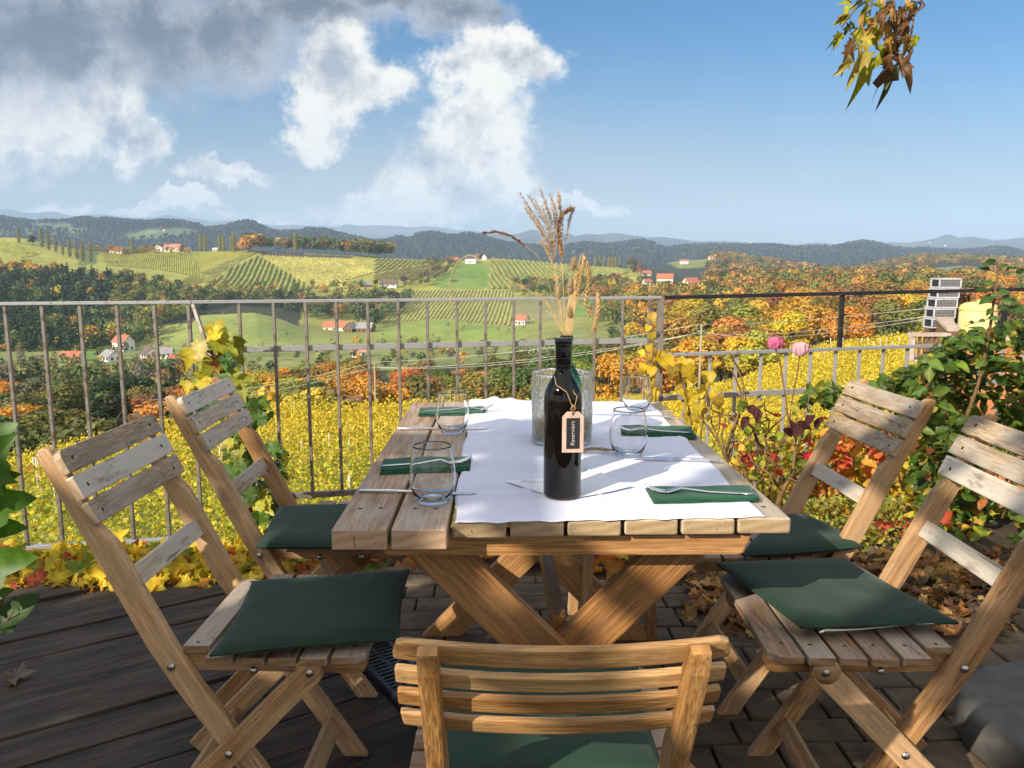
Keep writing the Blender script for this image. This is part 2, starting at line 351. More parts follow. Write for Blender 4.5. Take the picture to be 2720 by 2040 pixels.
class MB:
    def __init__(s): s.v=[]; s.f=[]; s.mi=[]; s.sm=[]
    def add(s,vs,fs,mi=0,sm=False):
        o=len(s.v); s.v+=[tuple(v) for v in vs]; s.f+=[tuple(i+o for i in f) for f in fs]; s.mi+=[mi]*len(fs); s.sm+=[sm]*len(fs)
    def box(s,lo,hi,mi=0,M=None):
        x0,y0,z0=lo;x1,y1,z1=hi
        v=[(x0,y0,z0),(x1,y0,z0),(x1,y1,z0),(x0,y1,z0),(x0,y0,z1),(x1,y0,z1),(x1,y1,z1),(x0,y1,z1)]
        if M is not None: v=[M@Vector(p) for p in v]
        s.add(v,[(3,2,1,0),(4,5,6,7),(0,1,5,4),(1,2,6,5),(2,3,7,6),(3,0,4,7)],mi)
    def tube(s,pts,rad,n=8,mi=0,sm=True,cap=True):
        pts=[Vector(p) for p in pts]; m=len(pts)
        if not isinstance(rad,(list,tuple)): rad=[rad]*m
        vs=[];up=None
        for i,p in enumerate(pts):
            d=(pts[min(i+1,m-1)]-pts[max(i-1,0)])
            d=d.normalized() if d.length>1e-9 else Vector((0,0,1))
            if up is None: up=Vector((0,0,1)) if abs(d.z)<.9 else Vector((0,1,0))
            a=d.cross(up); a=a.normalized() if a.length>1e-6 else Vector((1,0,0)); b=a.cross(d).normalized(); up=b
            for k in range(n):
                t=2*math.pi*(k+.5)/n; vs.append(p+a*math.cos(t)*rad[i]+b*math.sin(t)*rad[i])
        fs=[(i*n+k,i*n+(k+1)%n,(i+1)*n+(k+1)%n,(i+1)*n+k) for i in range(m-1) for k in range(n)]
        if cap: fs+=[tuple(range(n))[::-1],tuple((m-1)*n+k for k in range(n))]
        s.add(vs,fs,mi,sm)
    def lathe(s,prof,c=(0,0,0),n=32,mi=0,sm=True,jit=None):
        vs=[];c=Vector(c)
        for j,(r,z) in enumerate(prof):
            for k in range(n):
                t=2*math.pi*k/n; rr=r*(1+(jit(t,z) if jit else 0)); vs.append(c+Vector((rr*math.cos(t),rr*math.sin(t),z)))
        m=len(prof)
        fs=[(i*n+k,i*n+(k+1)%n,(i+1)*n+(k+1)%n,(i+1)*n+k) for i in range(m-1) for k in range(n)]
        s.add(vs,fs,mi,sm)
    def ball(s,c,r,sz=1.,n=8,mi=0,M=None):
        pr=[]
        vs=[];c=Vector(c)
        for j in range(n//2+1):
            a=math.pi*j/(n//2)
            for k in range(n):
                t=2*math.pi*k/n; q=Vector((r*math.sin(a)*math.cos(t),r*math.sin(a)*math.sin(t),r*sz*math.cos(a)))
                vs.append(c+(M@q if M is not None else q))
        fs=[(i*n+k,(i+1)*n+k,(i+1)*n+(k+1)%n,i*n+(k+1)%n) for i in range(n//2) for k in range(n)]
        s.add(vs,fs,mi,True)
    def build(s,name,mats,parent=None,loc=None):
        me=bpy.data.meshes.new(name); me.from_pydata(s.v,[],s.f)
        o=link(name,me,mats,parent,loc)
        me.polygons.foreach_set('material_index',s.mi); me.polygons.foreach_set('use_smooth',s.sm); me.update()
        return o
# leaves -----------------------------------------------------------------
def half(pts): return pts+[(-x,y) for x,y in reversed(pts) if x>1e-6]
LOBED=half([(0,0),(.16,-.10),(.34,-.06),(.40,.06),(.56,.12),(.44,.24),(.60,.46),(.42,.46),(.33,.60),(.20,.60),(.13,.80),(0,1.0)])
OAKY=half([(0,0),(.10,.10),(.32,.06),(.24,.22),(.52,.34),(.30,.42),(.44,.66),(.20,.62),(.12,.82),(0,1.08)])
OVAL=half([(0,0),(.16,.12),(.27,.35),(.26,.58),(.15,.82),(0,1.)])
IVYL=half([(0,0),(.22,-.08),(.40,.12),(.34,.36),(.20,.62),(0,.95)])
def tmpl(outline,curl=.25,fold=.35):
    P=[(0,.35)]+outline
    v=np.array([(x,y,-curl*(y-.3)**2*1.1+fold*abs(x)-.25*x*x) for x,y in P]); n=len(outline)
    f=np.array([(0,1+i,1+(i+1)%n) for i in range(n)]); return v,f
TL,TO,TV,TI=tmpl(LOBED),tmpl(OAKY,.4,.3),tmpl(OVAL,.2,.5),tmpl(IVYL,.5,.3)
TQ=(np.array([(-.5,-.5,0),(.5,-.5,0),(.5,.5,0),(-.5,.5,0)]),np.array([(0,1,2,3)]))
def meshnp(name,V,Fa,C=None,mat=None,parent=None,smooth=False,mi=None):
    me=bpy.data.meshes.new(name); k=Fa.shape[1]; nf=len(Fa)
    me.vertices.add(len(V)); me.vertices.foreach_set('co',V.astype(np.float32).ravel())
    me.loops.add(nf*k); me.loops.foreach_set('vertex_index',Fa.astype(np.int32).ravel())
    me.polygons.add(nf); me.polygons.foreach_set('loop_start',np.arange(0,nf*k,k,dtype=np.int32)); me.polygons.foreach_set('loop_total',np.full(nf,k,dtype=np.int32))
    if smooth: me.polygons.foreach_set('use_smooth',np.ones(nf,dtype=bool))
    me.update(calc_edges=True)
    if C is not None:
        at=me.color_attributes.new('Col','FLOAT_COLOR','POINT')
        c4=np.ones((len(V),4),dtype=np.float32); c4[:,:3]=C; at.data.foreach_set('color',c4.ravel())
    o=link(name,me,mat,parent)
    if mi is not None: me.polygons.foreach_set('material_index',mi)
    return o
def nrm(a): return a/np.maximum(np.linalg.norm(a,axis=-1,keepdims=True),1e-9)
def leaves(name,P,N,Ud,S,C,tm,mat,parent=None,warp=.0):
    P=np.asarray(P,float);n=len(P);N=nrm(np.asarray(N,float));Ud=np.asarray(Ud,float)
    Ud=nrm(Ud-(Ud*N).sum(1,keepdims=True)*N); Rr=np.cross(Ud,N); S=np.asarray(S,float).reshape(n,1,1)
    tv,tf=tm; T=np.repeat(tv[None],n,0).copy()
    if warp: T[:,:,2]+=rng.normal(0,warp,(n,len(tv)));T[:,:,:2]*=1+rng.normal(0,warp*.5,(n,len(tv),2))
    V=P[:,None]+S*(T[:,:,0:1]*Rr[:,None]+T[:,:,1:2]*Ud[:,None]+T[:,:,2:3]*N[:,None])
    Fa=(tf[None]+np.arange(n)[:,None,None]*len(tv)).reshape(-1,tf.shape[1])
    Cc=np.repeat(np.asarray(C,float)[:,None],len(tv),1)
    if len(tv)>6: Cc=Cc*np.concatenate([[1.12],np.full(len(tv)-1,.95)])[None,:,None]
    return meshnp(name,V.reshape(-1,3),Fa,Cc.reshape(-1,3),mat,parent)
def rdir(n): return nrm(rng.normal(size=(n,3)))
def pal(n,cols,w=None,var=.18):
    cols=np.array(cols); w=None if w is None else np.array(w)/sum(w)
    c=cols[rng.choice(len(cols),n,p=w)]; return c*(1+rng.normal(0,var,(n,1)))*(1+rng.normal(0,var*.3,(n,3)))
def clampc(c): return np.clip(c,.003,.9)
# ---------------------------------------------------------------- terrace floor
def clip(poly,p,nv):
    """keep the side of the line through p where (x-p).n<=0"""
    out=[];n=len(poly)
    for i in range(n):
        a,b=poly[i],poly[(i+1)%n]; da=(a[0]-p[0])*nv[0]+(a[1]-p[1])*nv[1]; db=(b[0]-p[0])*nv[0]+(b[1]-p[1])*nv[1]
        if da<=0: out.append(a)
        if da*db<0:
            t=da/(da-db); out.append((a[0]+(b[0]-a[0])*t,a[1]+(b[1]-a[1])*t))
    return out
def block(bm,poly,z0,z1,bev,tilt=0,mi=0):
    if len(poly)<3: return
    ar=sum(poly[i][0]*poly[(i+1)%len(poly)][1]-poly[(i+1)%len(poly)][0]*poly[i][1] for i in range(len(poly)))/2
    if abs(ar)<.0004: return
    if ar<0: poly=poly[::-1]
    cx=sum(p[0] for p in poly)/len(poly); cy=sum(p[1] for p in poly)/len(poly)
    tx,ty=rnd.uniform(-tilt,tilt),rnd.uniform(-tilt,tilt)
    zt=lambda p: z1+(p[0]-cx)*tx+(p[1]-cy)*ty
    def ring(k,dz,z=None): return [bm.verts.new((cx+(p[0]-cx)*k if 0 else p[0]-(p[0]-cx)/max(.01,abs(math.hypot(p[0]-cx,p[1]-cy)))*k,p[1]-(p[1]-cy)/max(.01,abs(math.hypot(p[0]-cx,p[1]-cy)))*k,(zt(p)+dz) if z is None else z)) for p in poly]
    r=[ring(0,0,z0),ring(0,-bev),ring(bev*.45,-bev*.3),ring(bev*1.4,0)]
    n=len(poly)
    for a,b in zip(r,r[1:]):
        for i in range(n):
            f=bm.faces.new((a[i],a[(i+1)%n],b[(i+1)%n],b[i])); f.smooth=True
    bm.faces.new(r[-1])
BD=R(33.7); bx=Vector((math.cos(BD),math.sin(BD))); by=Vector((-math.sin(BD),math.cos(BD)))
O2=(-.457,2.309)
# deck: boards lie along bx, end on the drain channel; local frame = board frame
bm=bmesh.new()
def deckfar(x): return 2.93
for k in range(-24,8):
    y0=k*.154; y1=y0+.146
    segs=[(-5.2,-.012)]
    for x0,x1 in segs:
        cuts=[x0,x0+rnd.uniform(1.6,4.2),x1] if rnd.random()<.4 else [x0,x1]
        for a,b in zip(cuts,cuts[1:]):
            poly=[(a+.002,y0),(b-.002,y0),(b-.002,y1),(a+.002,y1)]
            # far edge of the deck in world: y<2.93
            wn_=(bx.y,by.y); pp=((2.95-O2[1])*bx.y/(1),(2.95-O2[1])*by.y/(1))
            poly=clip(poly,pp,wn_)
            block(bm,poly,-.03,rnd.uniform(-.002,.002),.004,.006)
me=bpy.data.meshes.new('deck'); bm.to_mesh(me); bm.free()
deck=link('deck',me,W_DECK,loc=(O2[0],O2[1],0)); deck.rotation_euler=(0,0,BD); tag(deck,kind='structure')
# paving
bm=bmesh.new()
y=-.6; row=0
far=lambda x: 3.02-.17*max(0,x)
while y<3.1:
    h=rnd.choice([.112,.118,.15]); x=-1.9+rnd.uniform(0,.12)
    while x<3.2:
        w=rnd.choice([.11,.16,.165,.21]); 
        poly=[(x,y),(x+w-.008,y),(x+w-.008,y+h-.008),(x,y+h-.008)]
        c,s=math.cos(.035),math.sin(.035); poly=[(p[0]*c-p[1]*s,p[0]*s+p[1]*c) for p in poly]
        poly=clip(poly,(O2[0]+bx.x*.135,O2[1]+bx.y*.135),(-bx.x,-bx.y))
        poly=clip(poly,(0,3.02),(.17,1)) if poly else poly
        if len(poly)>2: block(bm,poly,-.04,rnd.uniform(-.003,.003)-.001,.006,.02)
        x+=w
    y+=h
me=bpy.data.meshes.new('paving'); bm.to_mesh(me); bm.free()
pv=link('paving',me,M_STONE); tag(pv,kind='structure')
mb=MB(); mb.box((-9,-6,-.5),(6,3.0,-.022)); jb=mb.build('terrace_base',M_SOIL); tag(jb,kind='structure')
# drain channel
gt=empty('drain_grate',(O2[0],O2[1],0),BD,'black slotted drain grate running between deck boards and stone paving','drain grate')
mb=MB(); L0,L1=-3.2,.55
for x0,x1 in ((-.002,.012),(.118,.132)): mb.box((x0,L0,-.02),(x1,L1,.004))
mb.build('frame',M_GRATE,gt)
mb=MB(); yq=L0
while yq<L1:
    mb.box((.012,yq,-.014),(.118,yq+.011,0)); yq+=.021
mb.box((.058,L0,-.0143),(.072,L1,-.0007)); mb.build('slats',M_GRATE,gt)
# ---------------------------------------------------------------- chairs
def stile_poly(zt,lean,xf=.153,xb=-.129,zb=.424,wl=.05,wu=.036,znotch=.70,cutz=None):
    # side profile in (x,z): front edge with a notch where the back slats start
    L=lambda z: xb-lean*(z-zb) if z>zb else xf+(xb-xf)*z/zb
    P=[]
    hx=lambda w: w/2*1.12
    zs=[0,.2,.38,.46,.56,znotch-.03]
    front=[(L(z)+hx(wl),z) for z in zs]+[(L(znotch)+hx(wl)-.014,znotch),(L(zt-.03)+hx(wl)-.016,zt-.03),(L(zt-.01)+hx(wl)-.022,zt-.006)]
    top=[(L(zt)-.004,zt),(L(zt)-.016,zt-.006)]
    back=[(L(z)-hx(wl)*(1 if z<znotch else .95),z) for z in [zt-.035,znotch,.56,.46,.38,.2,0]]
    return front+top+back,L
def make_chair(name,nsl=3,zt=.868,lean=.489,ztop=.836,dz=.05,slh=.049,hl=.198,sw=.187,bow=-.012,mst=None,msl=None,mse=None,rung=True,slt=.017,topx=0.):
    t=empty(name)
    mst=mst or W_STILE; msl=msl or W_SLAT; mse=mse or W_SEAT
    poly,L=stile_poly(zt,lean,znotch=ztop-(nsl-1)*dz-slh*.52)
    xd=Vector((-.33-.153,0,zt))
    for s in (1,-1):
        y0=s*sw-(.024 if s>0 else 0)
        extr('stile',[(x,y0,z) for x,z in poly],(0,.024,0),xd,mst,t,.004)
        # seat rail
        yr=s*(sw-.026)-(.022 if s>0 else 0)
        rp=[(-.118,.403),(.235,.399),(.25,.404),(.256,.42),(.256,.4425),(-.132,.4425)]
        extr('seat_rail',[(x,yr,z) for x,z in rp],(0,.022,0),(1,0,0),mst,t,.003)
        # rear leg, outside
        yl=s*(sw+.012)
        d=Vector((-.258,yl,0))-Vector((.153,yl,.424)); d.normalize()
        beam('leg',(-.258,yl,.0),Vector((.153,yl,.424))-d*.026,(.72,0,.69),.05,.022,mst,t,.003,r1=1)
        mb=MB(); M4=Matrix.Rotation(R(90),4,'X')
        mb.lathe([(0,0),(.027,0),(.027,.0235),(0,.0235)],n=20); o=mb.build('spacer',mst,t); o.rotation_euler=(R(90),0,0); o.location=(.15,s*(sw-.0005)+(.0235 if s>0 else 0) ,.428) if s>0 else (.15,-(sw-.0005),.428)
        def bolt(x,y,z):
            m2=MB(); m2.lathe([(.0085,0),(.0085,.0012),(.0072,.0034),(.004,.0052),(0,.0058)],n=14); o=m2.build('bolt',M_BOLT,t)
            o.rotation_euler=(R(-90*s),0,0); o.location=(x,y,z)
        bolt(-.129,s*(sw+.0005),.424); bolt(.034,s*(sw-.0035),.416); bolt(.153,s*(yl*s+.0115),.426)
        bx_=((.153-.258)*0); 
        # crossing of stile and leg
        a=(-.129-.153)/.424; b=(-.258-.153)/.424
        z=(.153-.153+(-b)*0)
        # stile x=.153+a*z ; leg x=.153+b*(.424-z)  (leg runs from foot -.258 at z=0 up to .153)
        zc=(.153-(-.258))/((.411/.424)-a); bolt(.153+a*zc,s*(yl*s+.0115),zc)
    # seat slats
    xs=.262
    for i in range(6):
        w=.066 if i==0 else .053
        x1=xs;x0=xs-w;xs=x0-.0085
        r=.022 if i==0 else .003
        pl=[(x0,-.212),(x1-r,-.212),(x1,-.212+r),(x1,.212-r),(x1-r,.212),(x0,.212)]
        yw=[(x,y*(1 if i<5 else .80)) for x,y in pl]
        z0=.4435-.004*math.sin(i/5*math.pi)
        o=extr('seat_slat',[(x,y,z0) for x,y in yw],(0,0,.0165),(0,1,0),mse,t,.003)
        for s in (1,-1):
            m2=MB(); m2.lathe([(0,.0004),(.0035,.0004),(.0042,0)],n=8); q=m2.build('screw',M_SCREW,o)
            q.location=o.matrix_basis.inverted()@Vector(((x0+x1)/2+rnd.uniform(-.006,.006),s*(.158+rnd.uniform(-.004,.004)),z0+.0167)); q.rotation_euler=o.matrix_basis.to_3x3().inverted().to_euler()
    # back slats
    nx=Vector((1,0,lean)).normalized(); up=Vector((-lean,0,1)).normalized()
    for i in range(nsl):
        zc=ztop-i*dz; c=Vector((L(zc)+.012,0,zc)); h=slh/2
        rr=.016 if i==0 else .003
        pts=[(-hl,-h),(hl,-h),(hl,h-rr),(hl-rr,h),(-hl+rr,h),(-hl,h-rr)] if i<nsl-1 else [(-hl+.003,-h),(hl-.003,-h),(hl,h),(-hl,h)]
        if i==0: pts=[(-hl,-h),(hl,-h),(hl,h-rr),(hl-.005,h-.005),(hl-rr,h),(-hl+rr,h),(-hl+.005,h-.005),(-hl,h-rr)]
        pts=[(p[0],p[1]+(topx if (i==0 and p[1]>0) else 0)) for p in pts]
        P=[c+Vector((0,1,0))*p[0]+up*p[1] for p in pts]
        o=extr('back_slat',P,nx*slt,(0,1,0),msl,t,.004,bow=bow,cuts=9,origin=c)
        for s in (1,-1):
            m2=MB(); m2.lathe([(0,.0003),(.0038,.0003),(.0046,0)],n=8); q=m2.build('screw',M_SCREW,o)
            wp=c+Vector((0,s*(sw-.026),0))+up*rnd.uniform(-.003,.003)+nx*(slt+.0002)
            k=1-((sw-.026)/hl)**2
            li=o.matrix_basis.inverted()@wp; li.z+=bow*k if (o.matrix_basis.to_3x3()@Vector((0,0,1))).dot(nx)>0 else -bow*k
            q.location=li
    yi=sw-.025
    for (z,x,h,th) in (((.592,L(.592),.042,.018),) if rung else ())+((.085,.153-.665*.085,.042,.02),):
        d=Vector((-lean,0,1)) if z>.5 else Vector((-.665,0,1))
        beam('rung' if z>.5 else 'stretcher',(x,-yi,z),(x,yi,z),d,h,th,msl if z>.5 else mst,t,.002)
    # stretcher between rear legs
    beam('stretcher',(-.258+.97*.10,-(sw+.001),.10),(-.258+.97*.10,sw+.001,.10),(.7,0,.7),.036,.018,mst,t,.002)
    return t
def copy_tree(o,parent=None):
    c=o.copy(); COL.objects.link(c); c.parent=parent
    for ch in o.children: copy_tree(ch,c)
    return c
GC='folding wooden chairs around the table'
ch=make_chair('folding_chair')
poses=[((-.544,1.679),-.019,'weathered folding chair standing on the wooden deck, nearest chair on the left of the table'),
 ((-.565,2.297),.018,'weathered folding chair left of the table, its back just in front of the yellow vine'),
 ((.768,1.675),math.pi-.012,'weathered folding chair right of the table, beside the round concrete disc'),
 ((.729,2.22),math.pi+.055,'folding chair right of the table with pale back slats before the bare rose stems')]
for i,(p,a,l) in enumerate(poses):
    o=ch if i==0 else copy_tree(ch)
    o.location=(p[0],p[1],0); o.rotation_euler=(0,0,a); tag(o,l,'chair',GC)
fc=make_chair('folding_chair',4,zt=.792,lean=.489,ztop=.771,dz=.0395,slh=.026,hl=.198,sw=.166,bow=-.016,slt=.010,topx=.008,mst=W_GOLD,msl=W_GOLD,rung=False)
tag(fc,'sunlit golden folding chair seen from behind, with four curved back slats','chair',GC)
FCX,FCY=.055,1.165
fc.location=(FCX,FCY,0); fc.rotation_euler=(0,0,R(90)+.012)
# cushions: pads lying on the seats
def cushion(corners,th,label,zip_=None,sag=.0,seed=1,pinch=.05):
    c=[Vector(q) for q in corners]; ctr=sum(c,Vector())/4
    rz=math.atan2((c[1]-c[0]).y,(c[1]-c[0]).x)
    o0=empty('seat_cushion',(ctr.x,ctr.y,ctr.z-th),0,label,'cushion','green seat pads on the chairs')
    n=28; mbm=bmesh.new(); g={}
    def P(u,v):
        # u,v in -1..1 ; edges pulled in between the corners
        k=1-pinch*(1-u*u)*(v*v)*1.0; k2=1-pinch*(1-v*v)*(u*u)
        uu=(u*k2+1)/2; vv=(v*k+1)/2
        return (c[0]*(1-uu)+c[1]*uu)*(1-vv)+(c[3]*(1-uu)+c[2]*uu)*vv
    random.seed(seed); ph=random.random()*9
    for side in (0,1):
        for i in range(n+1):
            for j in range(n+1):
                u=math.sin(math.pi/2*(i/n*2-1)); v=math.sin(math.pi/2*(j/n*2-1))
                p=P(u,v)-ctr; e=(1-abs(u)**9)*(1-abs(v)**9); e=max(0,e)**.5
                wv=.0034*mnoise.noise(Vector((p.x*11+ph,p.y*11,side)))+.0014*mnoise.noise(Vector((p.x*45+ph,p.y*30,3)))
                z=(th/2)*e*(1 if side else -1)+wv*e
                bnd=i in(0,n) or j in (0,n)
                key=(i,j,0 if bnd else side)
                if key not in g:
                    q=p.copy(); q.z+=th/2+z-sag*(u*u*v*v); g[key]=mbm.verts.new((q.x,q.y,q.z))
    def V(i,j,s): return g[(i,j,0 if (i in (0,n) or j in (0,n)) else s)]
    for s in (0,1):
        for i in range(n):
            for j in range(n):
                q=(V(i,j,s),V(i+1,j,s),V(i+1,j+1,s),V(i,j+1,s)); mbm.faces.new(q if s else q[::-1])
    co={(i,j):g[(i,j,0)].co.copy() for i in range(n+1) for j in range(n+1) if i in (0,n) or j in (0,n)}
    pad=bmo('pad',mbm,M_CUSH,o0,smooth=True)
    # piping seam around the edge
    ring=[co[(i,0)] for i in range(n)]+[co[(n,j)] for j in range(n)]+[co[(n-i,n)] for i in range(n)]+[co[(0,n-j)] for j in range(n+1)]
    mb=MB(); mb.tube(ring,.0032,6,cap=False); mb.build('piping',M_CUSH,o0)
    return o0,g,n
def V_(g,i,j,n): return None
def cushion2(*a,**k):
    zp=k.pop('zipper',None)
    o,g,n=cushion(*a,**k)
    return o
ZC=.497
def pxq(l,z): return [atz(x,y,z) for x,y in l]
cushion2(pxq([(210,648),(399.5,632),(409,564.5),(252.7,575.9)],ZC),.03,'dark green pad on the left near chair, overhanging its front slats',seed=1)
cushion2(pxq([(256.5,541),(362,541),(356,500),(278,503)],ZC),.034,'dark green pad on the left far chair, half under the table edge',seed=2,pinch=.03)
q=pxq([(802,622),(958,617.5),(843.6,554),(716.5,559)],ZC)
cR=cushion2(q,.024,'dark green pad on the right near chair, set askew with its white zip showing',seed=3,pinch=.02)
cushion2(pxq([(744,548),(861,539.5),(809,513),(780,511)],ZC),.036,'dark green pad on the right far chair, its pointed corner toward the rose bush',seed=4,pinch=-.08)
# zip of the askew pad
mb=MB(); a=q[0]; b=q[1]
pts=[a.lerp(b,t)+Vector((0,-.004,-.014-.004*math.sin(t*6))) for t in np.linspace(.14,.84,14)]
for i in range(len(pts)-1):
    p,q2=pts[i]-cR.location,pts[i+1]-cR.location; w=.0032*(1-i/14)
    mb.add([p+Vector((0,.002,-w)),q2+Vector((0,.002,-w)),q2+Vector((0,-.0015,w)),p+Vector((0,-.0015,w))],[(0,1,2,3)])
mb.tube([pts[0]-cR.location+Vector((-.002,-.003,0)),pts[0]-cR.location+Vector((-.012,-.006,-.002))],.0022,6)
mb.build('zipper',M_PAPER,cR)
def loc_c(x,y,z):
    c,s=math.cos(R(90)+.012),math.sin(R(90)+.012); return Vector((FCX+c*x-s*y,FCY+s*x+c*y,z))
cushion2([loc_c(-.10,.165,.50),loc_c(-.10,-.165,.50),loc_c(.24,-.18,.50),loc_c(.24,.18,.50)],.035,'dark green pad on the near end chair, seen through below its back slats',seed=5)
# concrete base
cb=MB(); cb.lathe([(0,.0),(.285,.0),(.292,.012),(.292,.085),(.283,.098),(.27,.103),(.10,.106),(.05,.106),(0,.106)],n=72,jit=lambda t,z:.004*math.sin(5*t)+.002*math.sin(17*t))
o=cb.build('concrete_disc',M_CONC,loc=(1.44,1.85,0)); tag(o,'round dark concrete disc on the paving behind the right near chair','concrete disc')
# ---------------------------------------------------------------- table
TX,TY,TR=-.327,1.40,.012
tb=empty('garden_table',(TX,TY,0),TR,'long wooden garden table of eight planks on crossed legs, set for six','table')
TH=.74; pw=(.857-7*.0075)/8
TF=2.735-TY
for i in range(8):
    x0=i*(pw+.0075)
    lo=-.004 if i<2 else (.038+.0035*(i-2))
    th=.038 if i<2 else .031
    r=.003 if i<2 else .006
    dl=rnd.uniform(-.002,.002); z1=TH+(0.0 if i<2 else -.0008*rnd.random())
    pl=[(x0,lo+dl),(x0+pw,lo+dl),(x0+pw,TF+rnd.uniform(-.003,.003)),(x0,TF+rnd.uniform(-.003,.003))]
    o=extr('tabletop_plank',[(x,y,z1-th) for x,y in pl],(0,0,th),(0,1,0),W_TOPR if i<2 else W_TOP,tb,r,seg=3)
    if i<2: o['label']='thicker reddish plank'
    for yy_ in (.125,TF-.1):
        for k in (.3,.7):
            m2=MB(); m2.lathe([(0,.0003),(.004,.0003),(.005,0)],n=8); s_=m2.build('screw',M_SCREW,o)
            s_.location=o.matrix_basis.inverted()@Vector((x0+pw*k,yy_+rnd.uniform(-.004,.004),z1+.0004))
cxm=.4285
for yy_ in (.075,.92):
    pl=[(.07,.700),(.79,.700),(.775,.664),(.765,.660),(.095,.660),(.083,.664)]
    extr('crossbar',[(x,yy_,z) for x,z in pl],(0,.055,0),(1,0,0),W_TLEG,tb,.004)
for yy_,cz in ((.105,.40),(1.05,.33)):
    cx=cxm; top=.66
    for k,s in ((0,1),(1,-1)):
        # each leg from the cross bar down to the floor on the other side
        sl=.97
        p0=Vector((cx-s*sl*(top-cz),yy_+.036*k,top)); p1=Vector((cx+s*sl*cz,yy_+.036*k,0))
        d=(p1-p0).normalized(); hw=.046/abs(d.z)
        pl=[p0+Vector((-hw,0,0)),p0+Vector((hw,0,0)),p1+Vector((hw,0,0)),p1+Vector((-hw,0,0))]
        extr('leg',pl,(0,.034,0),d,W_TLEG,tb,.004)
beam('stretcher',(cx,.19,.46),(cx,1.0,.40),(0,0,1),.05,.03,W_TLEG,tb)
# small stool under the far end
st=empty('wooden_stool',(.31,2.55,0),.1,'small grey wooden stool tucked under the far end of the table','stool')
extr('seat',[(-.09,-.10,.41),(.13,-.10,.41),(.13,.12,.41),(-.09,.12,.41)],(0,0,.02),(1,0,0),W_SLAT,st)
for x,y in ((-.07,-.08),(.11,-.08),(-.07,.1),(.11,.1)):
    beam('leg',(x*1.25,y*1.2,0),(x,y,.41),(1,0,0),.034,.024,W_STILE,st)
# ---------------------------------------------------------------- railings
def px2rail(px,pts):
    # intersect the vertical plane of column px with the fence line through pts (list of (x,y))
    return pts
def railpt(px,py,A,B):
    d=ray(px,py); ax,ay=A; bx_,by_=B
    # solve t*d.xy = A + s*(B-A)
    det=d.x*(-(by_-ay))+d.y*(bx_-ax); 
    t=(ax*(-(by_-ay))+ay*(bx_-ax))/det
    return Vector((d.x*t,d.y*t,EYE+d.z*t))
P0=aty(-40,304,3.80);P1=aty(192,302,3.83);P2=aty(661,297.5,4.30);P3=aty(940,291.5,4.76)
P4=P3+(P3-P2)*.42
rl=empty('metal_railing',(P1.x,P1.y,0),0,'long grey metal railing with square bars behind the left side of the table','railing')
def sq(name,a,b,w,h,mat,par,off):
    a=Vector(a)-off;b=Vector(b)-off
    return beam(name,a,b,(0,0,1) if abs((b-a).normalized().z)<.9 else (0,1,0),h,w,mat,par,.0015,seg=1)
off=Vector((P1.x,P1.y,0))
zL=aty(46,549,3.8).z; zLr=aty(185,537,3.83).z; zM=aty(300,495,3.91).z; zMid=aty(240,349.6,3.87).z
sq('top_rail',P0,P1,.034,.015,M_RAILH,rl,off); sq('top_rail',P1,P2,.034,.015,M_RAILH,rl,off)
sq('bottom_rail',(P0.x,P0.y,zL-.004),(P1.x,P1.y,zLr),.03,.018,M_RAILH,rl,off)
A1,A2=(P1.x,P1.y),(P2.x,P2.y)
ms=railpt(240,350,A1,A2)
sq('middle_rail',(ms.x,ms.y,zMid),(P2.x,P2.y,zMid+.004),.012,.028,M_RAILH,rl,off)
sq('bottom_rail',(P1.x+.1,P1.y,zM),(P2.x,P2.y,zM),.02,.03,M_RAIL,rl,off)
for px in (4.6,41.7,79.6,116.6,154,188.4):
    p=railpt(px,303,(P0.x,P0.y),A1); sq('baluster',(p.x,p.y,zL),(p.x,p.y,p.z-.010),.016,.016,M_RAIL,rl,off)
for x in (518,592,661,727,795,861,923,987,1049,1110,1167,1227,1285,1345,1403):
    p=railpt(x*.4629,300,A1,A2); sq('baluster',(p.x,p.y-.014,zM-.02),(p.x,p.y-.014,P1.z+(P2.z-P1.z)*(x*.4629-192)/469-.008),.0145,.0145,M_RAIL,rl,off)
sq('brace',(P1.x+.012,P1.y-.02,P1.z-.01),aty(258,500,3.62),.017,.017,M_RAIL,rl,off)
sq('post',(P2.x,P2.y,-.4),(P2.x,P2.y,P2.z+.006),.034,.034,M_RAIL,rl,off)
rr=empty('metal_railing',(P3.x,P3.y,0),0,'stepped railing on the right with a thin black top rail over grey bars','railing')
off=Vector((P3.x,P3.y,0)); A3,A4=(P2.x,P2.y),(P4.x,P4.y)
dd_=(P3-P2)/(P3.x-P2.x)
def on(px,py): return railpt(px,py,A3,A4)
z2=on(661,355).z; z2b=on(940,345.5).z; z3=on(661,398).z
tA=P2.copy(); tB=on(1024,289.4); tB2=tA+(tB-tA)*1.15
sq('top_rail',tA+Vector((.015,0,0)),tB2,.028,.020,M_RAILB,rr,off)
e2=tA+(tB-tA)*1.15
sl2=(z2b-z2)/(P3.x-P2.x)
sq('middle_rail',(P2.x+.02,P2.y,z2),(e2.x,e2.y,z2+sl2*(e2.x-P2.x)),.028,.018,M_RAILH,rr,off)
sq('bottom_rail',(P2.x+.02,P2.y,z3),(e2.x,e2.y,z3+sl2*(e2.x-P2.x)),.014,.030,M_RAILH,rr,off)
for px in (685,711,737,762,787,811.7,836.8,860.7,884.5,908.3,932,957,981,1004,1026):
    p=on(px,350); sq('baluster',(p.x,p.y+.012,-.45),(p.x,p.y+.012,z2+sl2*(p.x-P2.x)-.006),.0165,.0165,M_RAILH,rr,off)
